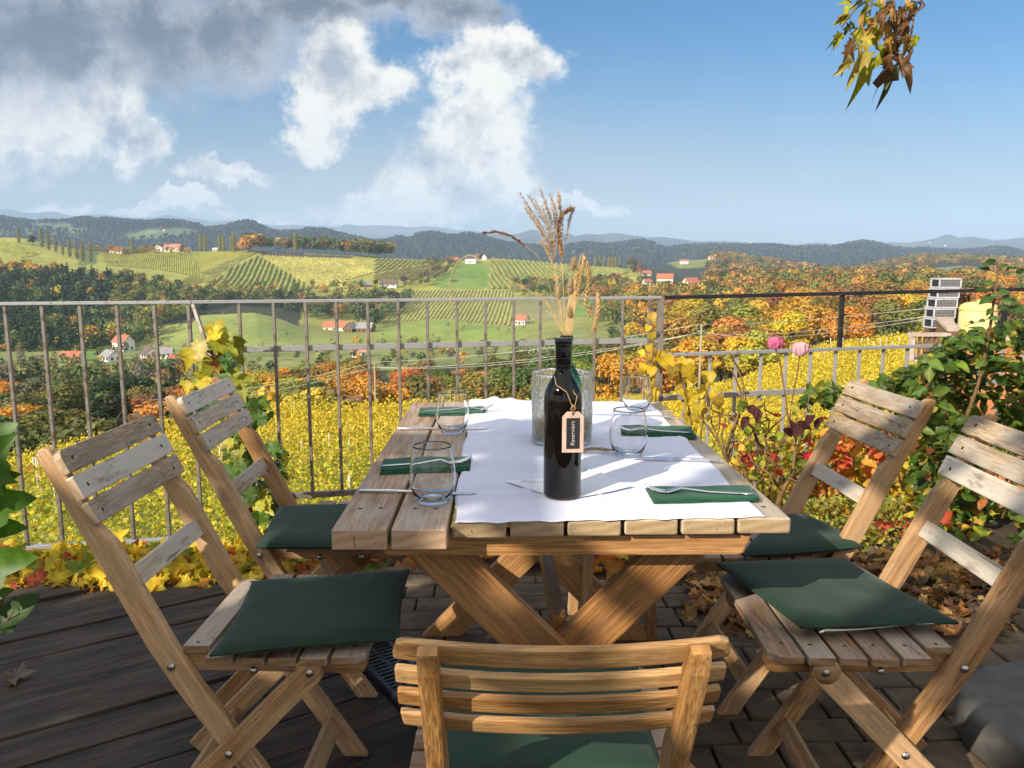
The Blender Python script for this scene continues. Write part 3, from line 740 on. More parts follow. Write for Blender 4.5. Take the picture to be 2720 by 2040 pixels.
for px in (841,1004):
    p=on(px,320); sq('post',(p.x,p.y,z2+sl2*(p.x-P2.x)),(p.x,p.y,on(px,296.5-7.1*(px-661)/363).z),.024,.024,M_RAILB,rr,off)
# ---------------------------------------------------------------- cloth on the table
ZT=.7405
cl=[atz(453,523.6,ZT),atz(764,517.3,ZT),atz(649,402.3,ZT),atz(470.5,400,ZT)]
nu,nv=90,150; V=[];Fq=[]
lits=[]
for j in range(nv+1):
    v=j/nv
    for i in range(nu+1):
        u=i/nu
        a=cl[0].lerp(cl[1],u); b=cl[3].lerp(cl[2],u); p=a.lerp(b,v)
        e=min(u,1-u,v,1-v)
        p.x+=.004*math.sin(v*23+1)*(abs(u-.5)*2)**6+.001*math.sin(v*47)*(abs(u-.5)*2)**8
        p.y+=(.003*math.sin(u*34)+.002*math.sin(u*71+1))*((abs(v-.5)*2)**10)
        z=.0016+.0022*max(0,mnoise.noise(Vector((p.x*5,p.y*7,1)))+.25)+.0012*mnoise.noise(Vector((p.x*19,p.y*23,4)))
        z+=.0045*math.exp(-((v-.145-.01*math.sin(u*5))/.008)**2)*(.6+.4*math.sin(u*9)) # fold creases
        z+=.003*math.exp(-((v-.37)/.010)**2)+.0075*math.exp(-((v-.56+.02*math.sin(u*7))/.03)**2)*(.5+.5*math.sin(u*6+1))
        z+=.006*math.exp(-((v-.78+.03*u)/.03)**2)+.003*math.exp(-((u-.5)/.006)**2)
        z+=.030*math.exp(-((u-.16)/.10)**2)*math.exp(-((v-1.0)/.035)**2)*(.7+.3*math.sin(u*60))
        z*=min(1,.25+e*30)
        z+=.0010*(1 if e<.018 else 0)
        V.append((p.x,p.y,ZT+z))
for j in range(nv):
    for i in range(nu):
        a=j*(nu+1)+i; Fq.append((a,a+1,a+nu+2,a+nu+1))
me=bpy.data.meshes.new('table_runner'); me.from_pydata(V,[],Fq)
run=link('table_runner',me,M_CLOTH,smooth=True); sm=run.modifiers.new('th','SOLIDIFY'); sm.thickness=.0012; sm.offset=-1
tag(run,'long white cloth runner laid down the middle of the table','table runner')
ZN=ZT+.004
# ---------------------------------------------------------------- paper sheet under the bottle
pc=[atz(505,482,ZN),atz(564,500.5,ZN),atz(633,488.5,ZN),atz(598,473,ZN)]
pe=empty('paper_sheet',(pc[0].x,pc[0].y,ZN),0,'thin white paper with faint handwriting lying under the wine bottle','paper')
mb=MB(); n=14; vs=[]
for j in range(n+1):
    for i in range(n+1):
        u,v=i/n,j/n; p=(pc[0].lerp(pc[1],u)).lerp(pc[3].lerp(pc[2],u),v)-pe.location
        p.z=.0012+.005*(abs(u-.5)*2)**3*(abs(v-.4)*1.6)**2+.003*math.sin(u*3)*v*.5; vs.append(p)
mb.add(vs,[(j*(n+1)+i,j*(n+1)+i+1,(j+1)*(n+1)+i+1,(j+1)*(n+1)+i) for j in range(n) for i in range(n)],sm=True)
mb.build('sheet',M_PAPER,pe)
def text(name,body,size,mat,parent,mw,shear=.25,ext=.00015,spacing=1.05):
    cu=bpy.data.curves.new(name,'FONT'); cu.body=body; cu.size=size; cu.shear=shear; cu.extrude=ext; cu.space_character=spacing
    cu.align_x='CENTER'; cu.align_y='CENTER'
    o=bpy.data.objects.new(name,cu); COL.objects.link(o)
    dg=bpy.context.evaluated_depsgraph_get(); me=bpy.data.meshes.new_from_object(o.evaluated_get(dg)); me.name=name
    bpy.data.objects.remove(o); q=link(name,me,mat,parent); q.matrix_basis=mw; return q
text('handwriting','Reserviert',.016,M_INK,pe,Matrix.Translation(atz(536,481.5,ZN+.004)-pe.location)@Matrix.Rotation(R(-14),4,'Z'),.4,.00005)
# ---------------------------------------------------------------- wine bottle
B=atz(562,495,ZN)
bt=empty('wine_bottle',B,0,'tall dark wine bottle with a black capsule standing on the near half of the runner','bottle')
def bottle(par,r,h,mat,capmat=None,hollow=False):
    pr=[(0,.003),(r*.7,.001),(r*.93,.0),(r,.006),(r,.195*h/.323),(r*.985,.208*h/.323),(r*.92,.221*h/.323),(r*.78,.234*h/.323),(r*.60,.245*h/.323),(r*.46,.254*h/.323),(r*.405,.262*h/.323),(r*.39,.275*h/.323),(r*.385,h-.012),(r*.43,h-.011),(r*.43,h-.003),(r*.36,h)]
    if hollow: pr+=[(r*.28,h-.001),(r*.28,h-.05),(r*.30,.265*h/.323),(r*.85,.20*h/.323),(r*.92,.01),(0,.006)]
    mb=MB(); mb.lathe(pr,n=56); return mb.build('glass_body',mat,par)
bottle(bt,.0385,.322,M_BOTTLE)
mb=MB(); mb.lathe([(.0157,.262),(.0160,.264),(.0158,.312),(.0175,.3125),(.0178,.318),(.0172,.3235),(.010,.3245),(0,.3245)],n=40)
for z in (.270,.284,.298,.3065): mb.lathe([(.0156,z-.0012),(.0166,z),(.0156,z+.0012)],n=40)
mb.build('capsule',M_CAPS,bt)
tg=empty('wooden_tag',B+Vector((.018,-.0425,.141)),R(4),'wooden tag with a black panel reading Reserviert, hanging from the bottle neck','tag')
w,h,c=.0215,.0415,.010
extr('tag_board',[(-w,.001,-h),(w,.001,-h),(w,.001,h-c),(w-c,.001,h),(-w+c,.001,h),(-w,.001,h-c)],(0,.002,0),(0,0,1),M_TAG,tg,.0006)
extr('chalk_panel',[(-.0132,0,-.0335),(.0132,0,-.0335),(.0132,0,.0285),(-.0132,0,.0285)],(0,.0012,0),(0,0,1),M_BLACK,tg,0)
text('writing','Reserviert',.0112,M_CHALK,tg,Matrix.Translation((-.0005,-.0004,-.0025))@Matrix.Rotation(R(90),4,'X')@Matrix.Rotation(R(90),4,'Z'),.15,.0001,1.05)
mb=MB(); mb.lathe([(0,.0),(.0022,0),(.0022,.0004)],n=10); o=mb.build('hole',M_BLACK,tg); o.rotation_euler=(R(90),0,0); o.location=(0,.0008,h-.005)
mb=MB()
hz=Vector((0,0,h-.005)); nk=B+Vector((0,0,.252))-tg.location
def arc(a,b,s,n=10): return [a.lerp(b,i/n)+Vector((0,-s*math.sin(math.pi*i/n),0)) for i in range(n+1)]
mb.tube([hz,hz+Vector((-.001,-.002,.012)),hz+Vector((-.014,-.003,.045)),Vector((-.032,.018,.092)),Vector((-.034,.030,.108))],.0009,6)
mb.tube([hz,hz+Vector((.002,-.002,.013)),hz+Vector((.007,-.002,.036)),Vector((.002,.012,.078)),Vector((-.006,.026,.105))],.0009,6)
for k in range(9): mb.tube([hz+Vector((0,-.002,.006)),hz+Vector((rnd.uniform(-.007,.007),-.003-rnd.random()*.003,.008+rnd.random()*.010)),hz+Vector((rnd.uniform(-.005,.005),-.003,.014+rnd.random()*.006))],.0007,5)
mb.build('twine',M_TWINE,tg)
# green bottle behind
gp=atz(565,0,ZN); gp=Vector(((565-512)/FPX*1.83*CP+.003,1.80,ZN))
gb=empty('green_bottle',gp,0,'slim green glass bottle right behind the dark wine bottle, holding dried grasses','bottle')
bottle(gb,.036,.312,M_GREENG,hollow=True)
# hurricane vase
vp=Vector(((561.5-512)/FPX*2.16,2.105,ZN))
vs_=empty('glass_lantern',vp,0,'wide cylinder of crackled clear glass behind the wine bottle, part filled with sand','candle holder')
mb=MB(); jr=lambda t,z: .012*math.sin(7*t+z*40)+.010*mnoise.noise(Vector((math.cos(t)*4,math.sin(t)*4,z*40)))
ztop=.187
pr=[(.0,.001),(.070,.0),(.079,.003),(.0805,.012)]+[(.0805,z) for z in np.linspace(.02,ztop,26)]+[(.0765,ztop+.001)]+[(.0755,z) for z in np.linspace(ztop-.004,.012,26)]+[(.0,.010)]
mb.lathe(pr,n=96,jit=jr); mb.build('glass_wall',M_CRACK,vs_)
mb=MB(); mb.lathe([(0,.012),(.073,.012),(.073,.058),(.05,.062),(.02,.064),(0,.064)],n=40,jit=lambda t,z:.0); mb.build('sand',M_SAND,vs_)
mb=MB(); mb.lathe([(0,.06),(.026,.06),(.026,.095),(.022,.098),(0,.096)],n=28); mb.tube([(0,0,.095),(.001,0,.104)],.001,6); mb.build('candle',M_YWALL,vs_)
# raffia
rp=atz(590,452,ZN+.002); rf=empty('raffia_ribbon',rp,0,'loose brown raffia strands lying beside the dark wine bottle','raffia'); mb=MB()
for k in range(12):
    a=Vector((-.03+rnd.uniform(-.01,.01),rnd.uniform(-.008,.02),.002+rnd.random()*.006)); b=Vector((rnd.uniform(.03,.075),rnd.uniform(-.012,.010),.001+.004*rnd.random()))
    mb.tube([a,a.lerp(b,.35)+Vector((0,rnd.uniform(-.012,.012),.006*rnd.random())),a.lerp(b,.7)+Vector((0,rnd.uniform(-.01,.01),.003)),b],.0008,5)
for k in range(5): mb.tube([(-.03,.0,.004),(-.022+rnd.uniform(-.01,.01),-.012,.008+rnd.random()*.02),(-.035,.01,.03*rnd.random()),(-.03,.02,.004)],.0009,5)
mb.build('strands',M_TWINE,rf)
# ---------------------------------------------------------------- tumblers
def tumbler(px,py,label,z):
    p=atz(px,py,z); o=empty('water_glass',p,0,label,'glass','stemless water glasses on the table')
    R_=[(.028,.0),(.0315,.002),(.0400,.018),(.0455,.036),(.0472,.050),(.0455,.070),(.0420,.092),(.0385,.113),(.0380,.1165)]
    I_=[(.0368,.1168),(.0372,.113),(.0407,.092),(.0442,.070),(.0458,.050),(.0440,.036),(.0380,.019),(.026,.008),(0,.0065)]
    mb=MB(); mb.lathe([(0,.0035),(.020,.0025)]+R_+I_,n=56); mb.build('glass_bowl',M_GLASS,o); return o
tumbler(433,501.5,'water glass nearest the left front corner of the table, before the lower left napkin',ZT+.0005)
tumbler(452.5,432.5,'water glass at the left rear setting, between the far left knife and napkin',ZT+.002)
tumbler(628,455.5,'water glass standing on the runner right of the dark bottle, before the rear napkin',ZN)
tumbler(636.5,410.5,'farthest water glass, at the right rear corner beside the railing post',ZN)
# ---------------------------------------------------------------- napkins
def napkin(corners,label,z0=ZN,seed=0):
    P=[atz(x,y,z0) for x,y in corners]; ctr=sum(P,Vector())/4; o=empty('napkin',ctr,0,label,'napkin','folded green napkins at the place settings')
    n,m=36,12
    for L in range(4):
        mb=MB(); vs=[]; ins=.0015*L
        for j in range(m+1):
            for i in range(n+1):
                u,v=i/n,j/m; uu=.5+(u-.5)*(1-.012*L); vv=.5+(v-.5)*(1-.03*L)+(.02*L if seed%2 else -.02*L)
                p=(P[0].lerp(P[1],uu)).lerp(P[3].lerp(P[2],uu),vv)-ctr
                p.z=.0014+.0022*L+.0016*mnoise.noise(Vector((u*5+seed*3,v*2,L*2.)))+.0012*math.sin(u*9+seed+L)*(v-.3)
                if v>.98 or v<.02: p.z-=.0012
                vs.append(p)
        mb.add(vs,[(j*(n+1)+i,j*(n+1)+i+1,(j+1)*(n+1)+i+1,(j+1)*(n+1)+i) for j in range(m) for i in range(n)],sm=True)
        q=mb.build('fold_layer',M_NAPK,o); s=q.modifiers.new('t','SOLIDIFY'); s.thickness=.0017; s.offset=0
    return o
napkin([(379.5,474.5),(470,471.8),(471.5,459.3),(383,461.2)],'folded green napkin at the left near setting, behind the nearest glass',ZT+.001,1)
napkin([(418,416),(485.4,415.5),(485.4,408),(420,409)],'folded green napkin at the left rear corner of the table',ZT+.002,2)
napkin([(621,436),(697,438.5),(691.4,428.5),(619.6,427.8)],'folded green napkin at the right rear setting, seen through a glass',ZN,3)
napkin([(653.5,503.5),(760,501),(749.4,487.2),(645,488.6)],'folded green napkin at the right front corner of the table, a fork on it',ZN,4)
# ---------------------------------------------------------------- cutlery
def cut(name,a,b,z,label,grp,L):
    A,Bq=atz(*a,z),atz(*b,z); d=Bq-A; c=(A+Bq)/2
    o=empty(name,c,math.atan2(d.y,d.x),label,name,grp); o['len']=d.length; return o,d.length
def fork(a,b,z,label):
    o,L=cut('fork',a,b,z,label,'steel forks on the napkins',0); k=L/.21
    prof=[(-.105,0,.0045,.0016),(-.07,.0008,.0042,.0018),(-.02,.002,.0034,.0022),(.015,.006,.0026,.0022),(.035,.0085,.0035,.0018),(.045,.006,.009,.0014),(.055,.003,.0115,.0012),(.065,.0012,.0118,.0012)]
    mb=MB(); vs=[]
    for x,zc,w,t in prof:
        for q in range(8):
            th=2*math.pi*(q+.5)/8; vs.append((x*k,w*math.cos(th)*k,(zc+.0015+t*math.sin(th))*k))
    m=len(prof); mb.add(vs,[(i*8+q,(i+1)*8+q,(i+1)*8+(q+1)%8,i*8+(q+1)%8)[::-1] for i in range(m-1) for q in range(8)]+[tuple(range(8))],sm=True)
    mb.build('handle',M_STEEL,o)
    for ti in range(4):
        yq=(-.0088+ti*.00587)*k; mb=MB()
        mb.tube([(.063*k,yq,.0025*k),(.078*k,yq,.0035*k),(.092*k,yq*.97,.0085*k),(.105*k,yq*.92,.0165*k)],[.0020*k,.0017*k,.0014*k,.0007*k],8); mb.build('tine',M_STEEL,o)
def knife(a,b,z,label):
    o,L=cut('knife',a,b,z,label,'steel knives beside the napkins',0); k=L/.22
    mb=MB(); mb.tube([(-.11*k,0,.003),(-.108*k,0,.004),(-.05*k,0,.0045),(.005*k,0,.004)],[.0030,.0046,.0042,.0036],10); mb.build('handle',M_STEEL,o)
    pl=[(.005,-.004),(.02,-.0085),(.07,-.0095),(.10,-.006),(.11,.002),(.10,.006),(.02,.006),(.005,.004)]
    extr('blade',[(x*k,y,.0032) for x,y in pl],(0,0,.0014),(1,0,0),M_STEEL,o,.0005,seg=1)
fork((379.5,466.5),(471.5,462.5),ZT+.010,'fork lying on the napkin at the left near setting, tines to the right')
fork((424,411.5),(493,409.5),ZT+.011,'fork lying on the napkin at the left rear corner, tines over the runner')
fork((690,433),(617,430.5),ZN+.010,'fork on the right rear napkin, seen partly through a glass')
fork((753,494.5),(645,492),ZN+.010,'fork on the napkin at the right front corner, tines to the left')
knife((359.3,492),(477,495.3),ZT+.001,'nearest knife on the left, its blade passing behind the front glass')
knife((397.4,430),(489,429.8),ZT+.001,'knife at the left rear setting, lying across the plank gap')
knife((720,462),(630,459),ZN+.001,'knife at the right rear setting, beside the large glass on the runner')
knife((670.8,418.2),(592,416),ZN+.001,'farthest knife on the right, in front of the farthest glass')
# ---------------------------------------------------------------- dried bouquet (held by the green bottle)
bq=empty('dried_bouquet',gp+Vector((0,0,.30)),0,'dried bouquet of feathery grass, wheat ears and bunny tails standing in the green bottle','dried flowers')
b0=bq.location
def D(X,Y,y=1.80): # zoomed picture coordinates -> point in the bouquet's upright plane
    return aty(508.2+X*.1135,169.4+Y*.1135,y)-b0
def D2(X,Y,y=1.80): return aty(301.2+X*.1532,188.2+Y*.1532,y)-b0
def smooth(pts,n=24):
    pts=[Vector(p) for p in pts]; P=[pts[0]*2-pts[1]]+pts+[pts[-1]*2-pts[-2]]; out=[]
    for i in range(1,len(P)-2):
        k=max(2,n//(len(P)-3))
        for j in range(k):
            t=j/k; a,b,c,d=P[i-1],P[i],P[i+1],P[i+2]
            out.append(.5*((2*b)+(c-a)*t+(2*a-5*b+4*c-d)*t*t+(3*b-a-3*c+d)*t**3))
    out.append(pts[-1]); return out
def spikes(mb,path,i0,ln,sp,r=.0007,mult=2,spread=.5,mi=0):
    for i in range(i0,len(path)-1):
        d=(path[i+1]-path[i]).normalized()
        for k in range(mult):
            q=Vector((rnd.gauss(0,1),rnd.gauss(0,1),rnd.gauss(0,1))); q=(q-q.project(d)).normalized()
            t=rnd.random(); p=path[i].lerp(path[i+1],t); e=p+(d+q*spread*rnd.uniform(.5,1.5)).normalized()*ln*rnd.uniform(.5,1.3)
            mb.tube([p,p.lerp(e,.5)+q*ln*.06,e],[r*.5,r*1.3,r*.2],4,mi)
def yj(): return 1.80+rnd.uniform(-.03,.03)
mb=MB()
for base,tip,mid in (((400,820),(100,215),(330,560)),((402,815),(175,225),(350,540)),((405,800),(275,165),(385,520)),((408,800),(370,215),(415,520)),((408,790),(440,205),(470,430)),((398,820),(150,340),(290,560)),((395,815),(160,300),(330,600)),((480,720),(582,340),(530,520)),((405,800),(230,260),(372,560)),((403,780),(210,420),(350,640)),((470,740),(450,240),(478,480)),((412,760),(330,280),(400,500)),((404,800),(300,330),(375,590)),((410,780),(400,300),(425,500))):
    y1=yj(); p=smooth([D(*base),D(*mid,1.8+(y1-1.8)*.5),D((mid[0]+tip[0])/2+rnd.uniform(-12,12),(mid[1]+tip[1])/2,y1),D(*tip,y1)],34)
    mb.tube(p,[.0005]*len(p),4); spikes(mb,p,4,.0085,0,.00042,5,.85)
mb.build('feathery_plume',M_PLUME,bq)
mb=MB(); p=smooth([D(478,830),D(450,600),D(452,480),D(480,400),D(545,350)],40); mb.tube(p,.0009,5); spikes(mb,p,2,.009,0,.0014,12,.6); mb.build('rust_plume',M_RUST,bq)
for pts,nm in ((((490,1490),(460,1150),(415,830)),'stem'),(((505,1490),(490,1150),(475,830)),'stem'),(((480,1480),(450,1250),(430,1000),(402,840)),'stem'),(((498,1490),(468,1300),(445,1100)),'stem'),(((500,1490),(420,1290),(310,1130),(240,1080)),'stem'),(((515,1490),(520,1240),(545,1100)),'stem'),(((500,1480),(440,1330),(330,1240)),'stem'),(((530,1490),(560,1100),(600,880),(585,830)),'stem')):
    mb=MB(); mb.tube(smooth([D(*q) for q in pts],14),.0011,6); mb.build(nm,M_STRAW,bq)
mb=MB(); p=smooth([D(400,860),D(370,780),D(330,700),D(285,640)],20); mb.tube(p,.001,5); spikes(mb,p,0,.006,0,.0009,6,.4); mb.build('thin_plume',M_WHEAT,bq)
for (X,Y,w,h,tilt) in ((572,840,34,72,10),(440,1075,34,92,-6),(545,1040,30,95,8),(545,1270,18,60,0)):
    c=D(X,Y); k=1.80/FPX*.1135
    o=empty('t') ; bpy.data.objects.remove(o)
    n=900; a=rdir(n); P=a*np.array([w*k*.86,w*k*.86,h*k*.92]); nn=a.copy(); nn[:,2]+=1.2
    tl=R(tilt); rm=np.array([[math.cos(tl),0,math.sin(tl)],[0,1,0],[-math.sin(tl),0,math.cos(tl)]])
    mb=MB(); mb.ball((0,0,0),w*k*.72,h/w*1.12,12)
    for q,d_ in zip(P[:520],nn[:520]):
        d_=Vector(d_).normalized(); mb.tube([Vector(q)*.75,Vector(q)*.75+d_*.006],[.0004,.0001],3,cap=False)
    o=mb.build('bunny_tail',M_FLUFF,bq,c); o.rotation_euler=(0,tl,0)
def ear(pts,st,r=.0022,ln=.012,m=5,awn=.03):
    p=smooth([D(*q) for q in pts],30); mb=MB(); mb.tube(p,[.0009]*len(p),5)
    i0=int(len(p)*st)
    for i in range(i0,len(p)-1):
        d=(p[i+1]-p[i]).normalized()
        for k in range(m):
            an=2*math.pi*(k/m)+i*.7; q=Vector((math.cos(an),math.sin(an),0)); q=(q-q.project(d)).normalized()
            b=p[i].lerp(p[i+1],k/m); e=b+(d*1.0+q*.42).normalized()*ln
            mb.tube([b,b.lerp(e,.5)+q*.0008,e],[r*.5,r,r*.15],5)
            if k%2==0: mb.tube([e,e+(d+q*.25).normalized()*awn*rnd.uniform(.5,1.1)],[.0003,.0001],3)
    mb.build('wheat_ear',M_WHEAT,bq)
for a in range(7):
    mb=MB(); x=510+a*8; mb.tube(smooth([D(x,1495),D(x+8+a*3,1250),D(560+a*10,1080),D(600+a*9,900)],14),.0015,6); mb.build('straw',M_STRAW,bq)
ear([(585,1000),(620,830),(648,745),(668,800),(640,930),(612,1090)],.5,awn=.02)
ear([(590,1000),(625,850),(655,740),(690,820),(712,960),(682,1190)],.55,awn=.02)
ear([(570,1290),(640,1120),(700,1045),(765,1060),(795,1150),(785,1280),(752,1410)],.55,.0028,.013,awn=.045)
ear([(540,1400),(560,1200),(585,1050),(610,930)],.6,.002,.01)
mb=MB(); mb.tube(smooth([D2(1700,960),D2(1600,750),D2(1470,660),D2(1290,560),D2(1140,450),D2(1075,445),D2(1010,500),D2(972,600),D2(968,700),D2(998,790)],50),[.0012]*30+[.0009]*11+[.0007]*60 if 0 else .0010,5); mb.build('arching_blade',M_STRAW,bq)
mb=MB(); p=smooth([D2(1700,960),D2(1650,760),D2(1600,560),D2(1540,440),D2(1460,378)],24); mb.tube(p,.0006,5); mb.build('stem',M_STRAW,bq)
mb=MB(); p=smooth([D2(1462,380),D2(1400,330),D2(1330,298),D2(1270,286),D2(1202,292)],26); mb.tube(p,.0008,5); spikes(mb,p,0,.009,0,.0012,5,.35); mb.build('dark_seedhead',M_DKSEED,bq)
# ---------------------------------------------------------------- plants close to the terrace
YEL=[(.62,.46,.03),(.70,.52,.05),(.50,.42,.04),(.55,.30,.03)]
GRN=[(.045,.10,.018),(.06,.13,.025),(.09,.15,.03),(.03,.07,.015)]
AUT=[(.62,.44,.04),(.60,.24,.03),(.42,.07,.03),(.28,.30,.04),(.55,.38,.05)]
def cloud(n,fn):
    out=[]
    while len(out)<n:
        p=fn()
        if p is not None: out.append(p)
    return np.array([tuple(v) for v in out])
def gz(y): # garden bed surface between paving and fence
    return -.03 if y<3.6 else -.03-.5*min(1,(y-3.6)/.9)
TLC=tmpl(LOBED,.7,.45)
# soil bed
n=70; mb=MB(); vs=[]
for j in range(16):
    for i in range(n+1):
        x=-4.2+8.4*i/n; y=2.62+2.3*j/15; dz_=-2.4*max(0,y+.30-3.36)*min(1,max(0,(-.75-x)/.35)); vs.append((x,y,gz(y)+dz_-.012+.022*mnoise.noise(Vector((x*5,y*5,0)))+(-.03 if j==0 else 0)))
mb.add(vs,[(j*(n+1)+i,j*(n+1)+i+1,(j+1)*(n+1)+i+1,(j+1)*(n+1)+i) for j in range(15) for i in range(n)],sm=True)
o=mb.build('garden_bed',M_SOIL,loc=(0,.30,0)); tag(o,kind='structure')
def plant(name,label,cat,loc): return empty(name,loc,0,label,cat)
def Lv(par,name,P,N,U_,S,C,tm,mat=None,warp=.05):
    P=np.asarray(P,float)-np.array(par.location)[None]
    if len(P)<40: P=P-nrm(np.asarray(U_,float))*np.asarray(S,float).reshape(-1,1)*.45
    return leaves(name,P,N,U_,S,clampc(C),tm,mat or M_LEAF,par,warp)
# a) dark green grape leaves at the left picture edge
o=plant('grape_vine','dark green grape leaves on a thin stem at the left edge, over the deck','vine',(-1.0,1.5,0))
Lf=[((2,430),.10,-20),((4,452),.115,10),((2,472),.09,-60),((6,496),.125,-80),((4,520),.11,-95),((10,553),.145,-70),((3,588),.07,-60),((4,615),.08,-20)]
P=[];U_=[];N=[];S=[]
for (p,s,a) in Lf:
    q=aty(p[0]-10,p[1]+6,1.5+rnd.uniform(-.03,.03)); P.append(q); U_.append((math.cos(R(a+90-20))*1.0+.4,.1,math.sin(R(a+90-20))*.6+.1)); N.append((rnd.uniform(-.2,.2),-1,rnd.uniform(.0,.5))); S.append(s)
Lv(o,'foliage',P,N,U_,S,pal(len(P),[(.06,.15,.015),(.08,.18,.02)],None,.1),TL,warp=.03)
Lv(o,'foliage',[aty(12,612,1.5),aty(8,620,1.5)],[(0,-1,.6),(.2,-1,.3)],[(.7,.1,.7),(.1,0,.9)],[.095,.07],pal(2,[(.05,.09,.03)],None,.1),TV)
mb=MB(); mb.tube([atz(-16,760,0.02),aty(-6,650,1.5),aty(2,600,1.52),aty(-4,540,1.5),aty(0,480,1.5),aty(-6,400,1.5)],[.006,.005,.004,.004,.003,.002],7)
mb.tube([aty(1,628,1.5),aty(8,619,1.5),aty(13,612,1.5)],.0018,5)
s=mb.build('stem',M_TWIG,o); s.location=-Vector(o.location)
# b) yellow vine on the left part of the railing
o=plant('climbing_vine','yellow-green climbing vine with red stems and black berries on the railing brace','vine',(-1.25,3.6,0))
V0=Vector(o.location)
def zq(X,Y,y=3.62): return aty(165.6+X*.0681,323.8+Y*.0681,y)
P=[];U_=[];N=[];S=[];C=[]
for X,Y,s,a,c in ((760,100,.115,-70,0),(700,170,.11,-150,0),(820,190,.10,-60,0),(880,330,.16,-30,1),(1000,420,.17,-50,1),(860,300,.09,-10,0),(470,420,.13,-140,2),(360,520,.12,-110,0),(560,640,.12,-150,1),(430,850,.14,-160,1),(520,900,.11,-120,1),(620,800,.10,-100,0),(720,690,.12,-60,1),(880,720,.12,-40,3),(1000,800,.13,-70,1),(1100,900,.12,-80,1),(310,960,.09,-120,0),(900,540,.08,-60,3),(700,860,.09,-90,0),(590,940,.09,-90,0),(1150,1060,.08,-70,1)):
    P.append(zq(X,Y,3.62+rnd.uniform(-.06,.06))); U_.append((math.cos(R(a)),rnd.uniform(-.3,.1),math.sin(R(a)))); N.append((rnd.uniform(-.5,.3),-1,rnd.uniform(.1,.9))); S.append(s*.80)
    C.append({0:(.55,.44,.04),1:(.27,.29,.03),2:(.52,.42,.15),3:(.10,.19,.05)}[c])
Lv(o,'foliage',P,N,U_,S,np.array(C)*(1+rng.normal(0,.12,(len(C),1))),TLC,warp=.09)
def colf():
    t=rnd.random(); x=-1.23+.10*t+rnd.gauss(0,.075); z=.62-.62*t; return (x,3.60+rnd.gauss(0,.06),z)
P=cloud(75,colf); Lv(o,'foliage',P,rng.normal(0,.5,(75,3))+np.array([-.2,-1,.3]),rng.normal(0,.5,(75,3))+np.array([0,0,-1]),rng.uniform(.05,.10,75),pal(75,[(.10,.17,.03),(.07,.13,.03),(.45,.42,.05),(.30,.30,.04)],[4,3,1.5,1.5]),TL)
mb=MB(); mb.tube([(-1.2,3.58,-.05),(-1.22,3.6,.3),(-1.25,3.6,.6),zq(720,700),zq(710,560),zq(690,450),zq(740,360)],[.008,.008,.007,.006,.005,.004,.003],7)
for a,b in (((700,520),(530,420)),((700,500),(800,250)),((720,520),(870,380)),((690,460),(650,380)),((760,560),(830,560)),((700,600),(560,640)),((720,620),(860,700))):
    mb.tube([zq(*a),zq((a[0]+b[0])/2,(a[1]+b[1])/2-20),zq(*b)],[.004,.003,.002],6)
s=mb.build('stem',M_REDST,o); s.location=-V0
mb=MB()
for X,Y in ((650,350),(690,370),(625,405),(680,400),(655,395),(820,555),(700,420),(660,420)): mb.ball(zq(X,Y,3.58),.0075,1,8)
for k in range(104):
    c=rnd.choice([(-1.19,3.55,.36),(-1.15,3.54,.24),(-1.06,3.54,.30),(-1.20,3.54,.44)]); mb.ball((c[0]+rnd.gauss(0,.028),c[1]+rnd.gauss(0,.02),c[2]+rnd.gauss(0,.035)),.0062,1,6)
s=mb.build('berries',M_BERRY,o); s.location=-V0; tag(s,kind='stuff')
# c) creeping yellow leaves at the edge of the deck
def strip():
    x=rnd.uniform(-3.2,-.95); y=2.88+.42*rnd.random()
    return (x,y,gz(y)+abs(rnd.gauss(0,.030))+.012)
n=1300; P=cloud(n,strip); N=rng.normal(0,.5,(n,3))+np.array([-.3,-.6,.8])
q=leaves('creeper_leaves',P,N,rdir(n)+np.array([0,-.7,-.1]),rng.uniform(.035,.095,n),clampc(pal(n,[(.68,.50,.04),(.60,.46,.04),(.30,.34,.04),(.55,.22,.04),(.20,.27,.04),(.40,.09,.04)],[6,4,1.6,1.2,1,.5])),TLC,M_LEAF,None,.09); tag(q,kind='stuff')
def strip2():
    x=rnd.uniform(-1.0,1.0); y=rnd.uniform(3.05,3.9); return (x,y,gz(y)+abs(rnd.gauss(0,.05))+.012)
n=420; P=cloud(n,strip2)
q=leaves('creeper_leaves',P,rng.normal(0,.5,(n,3))+np.array([-.2,-.5,.8]),rdir(n),rng.uniform(.055,.12,n),clampc(pal(n,[(.60,.28,.04),(.55,.17,.03),(.62,.45,.06),(.16,.24,.04),(.34,.13,.05),(.18,.09,.05)],[4,2.5,2,1,2,2])),TL,M_LEAF,None,.06); tag(q,kind='stuff')
# d) yellow leaves around the corner post
o=plant('climbing_vine','large bright yellow leaves climbing the corner post of the railing','vine',(P2.x,4.2,0)); V1=Vector(o.location)
def zr(X,Y,y=4.16): return aty(564.7+X*.1248,357.6+Y*.1248,y)
pts=[(830,60,.17),(850,130,.13),(950,80,.17),(1000,130,.16),(1010,200,.13),(910,210,.13),(1150,180,.15),(1120,260,.10),(720,300,.12),(1000,330,.13),(1080,300,.10),(1240,360,.14),(1180,330,.10),(1050,420,.12),(960,300,.10),(700,30,.14),(690,120,.12),(625,90,.09),(640,160,.07),(700,210,.09),(1060,500,.09),(1110,430,.10),(1160,500,.08),(980,480,.09),(1040,600,.08),(1000,540,.07),(690,-60,.10),(700,-160,.09),(660,-230,.08),(705,-310,.10),(760,-10,.10),(620,-30,.07),(1200,60,.07),(1260,450,.09),(1330,560,.07),(930,400,.08)]
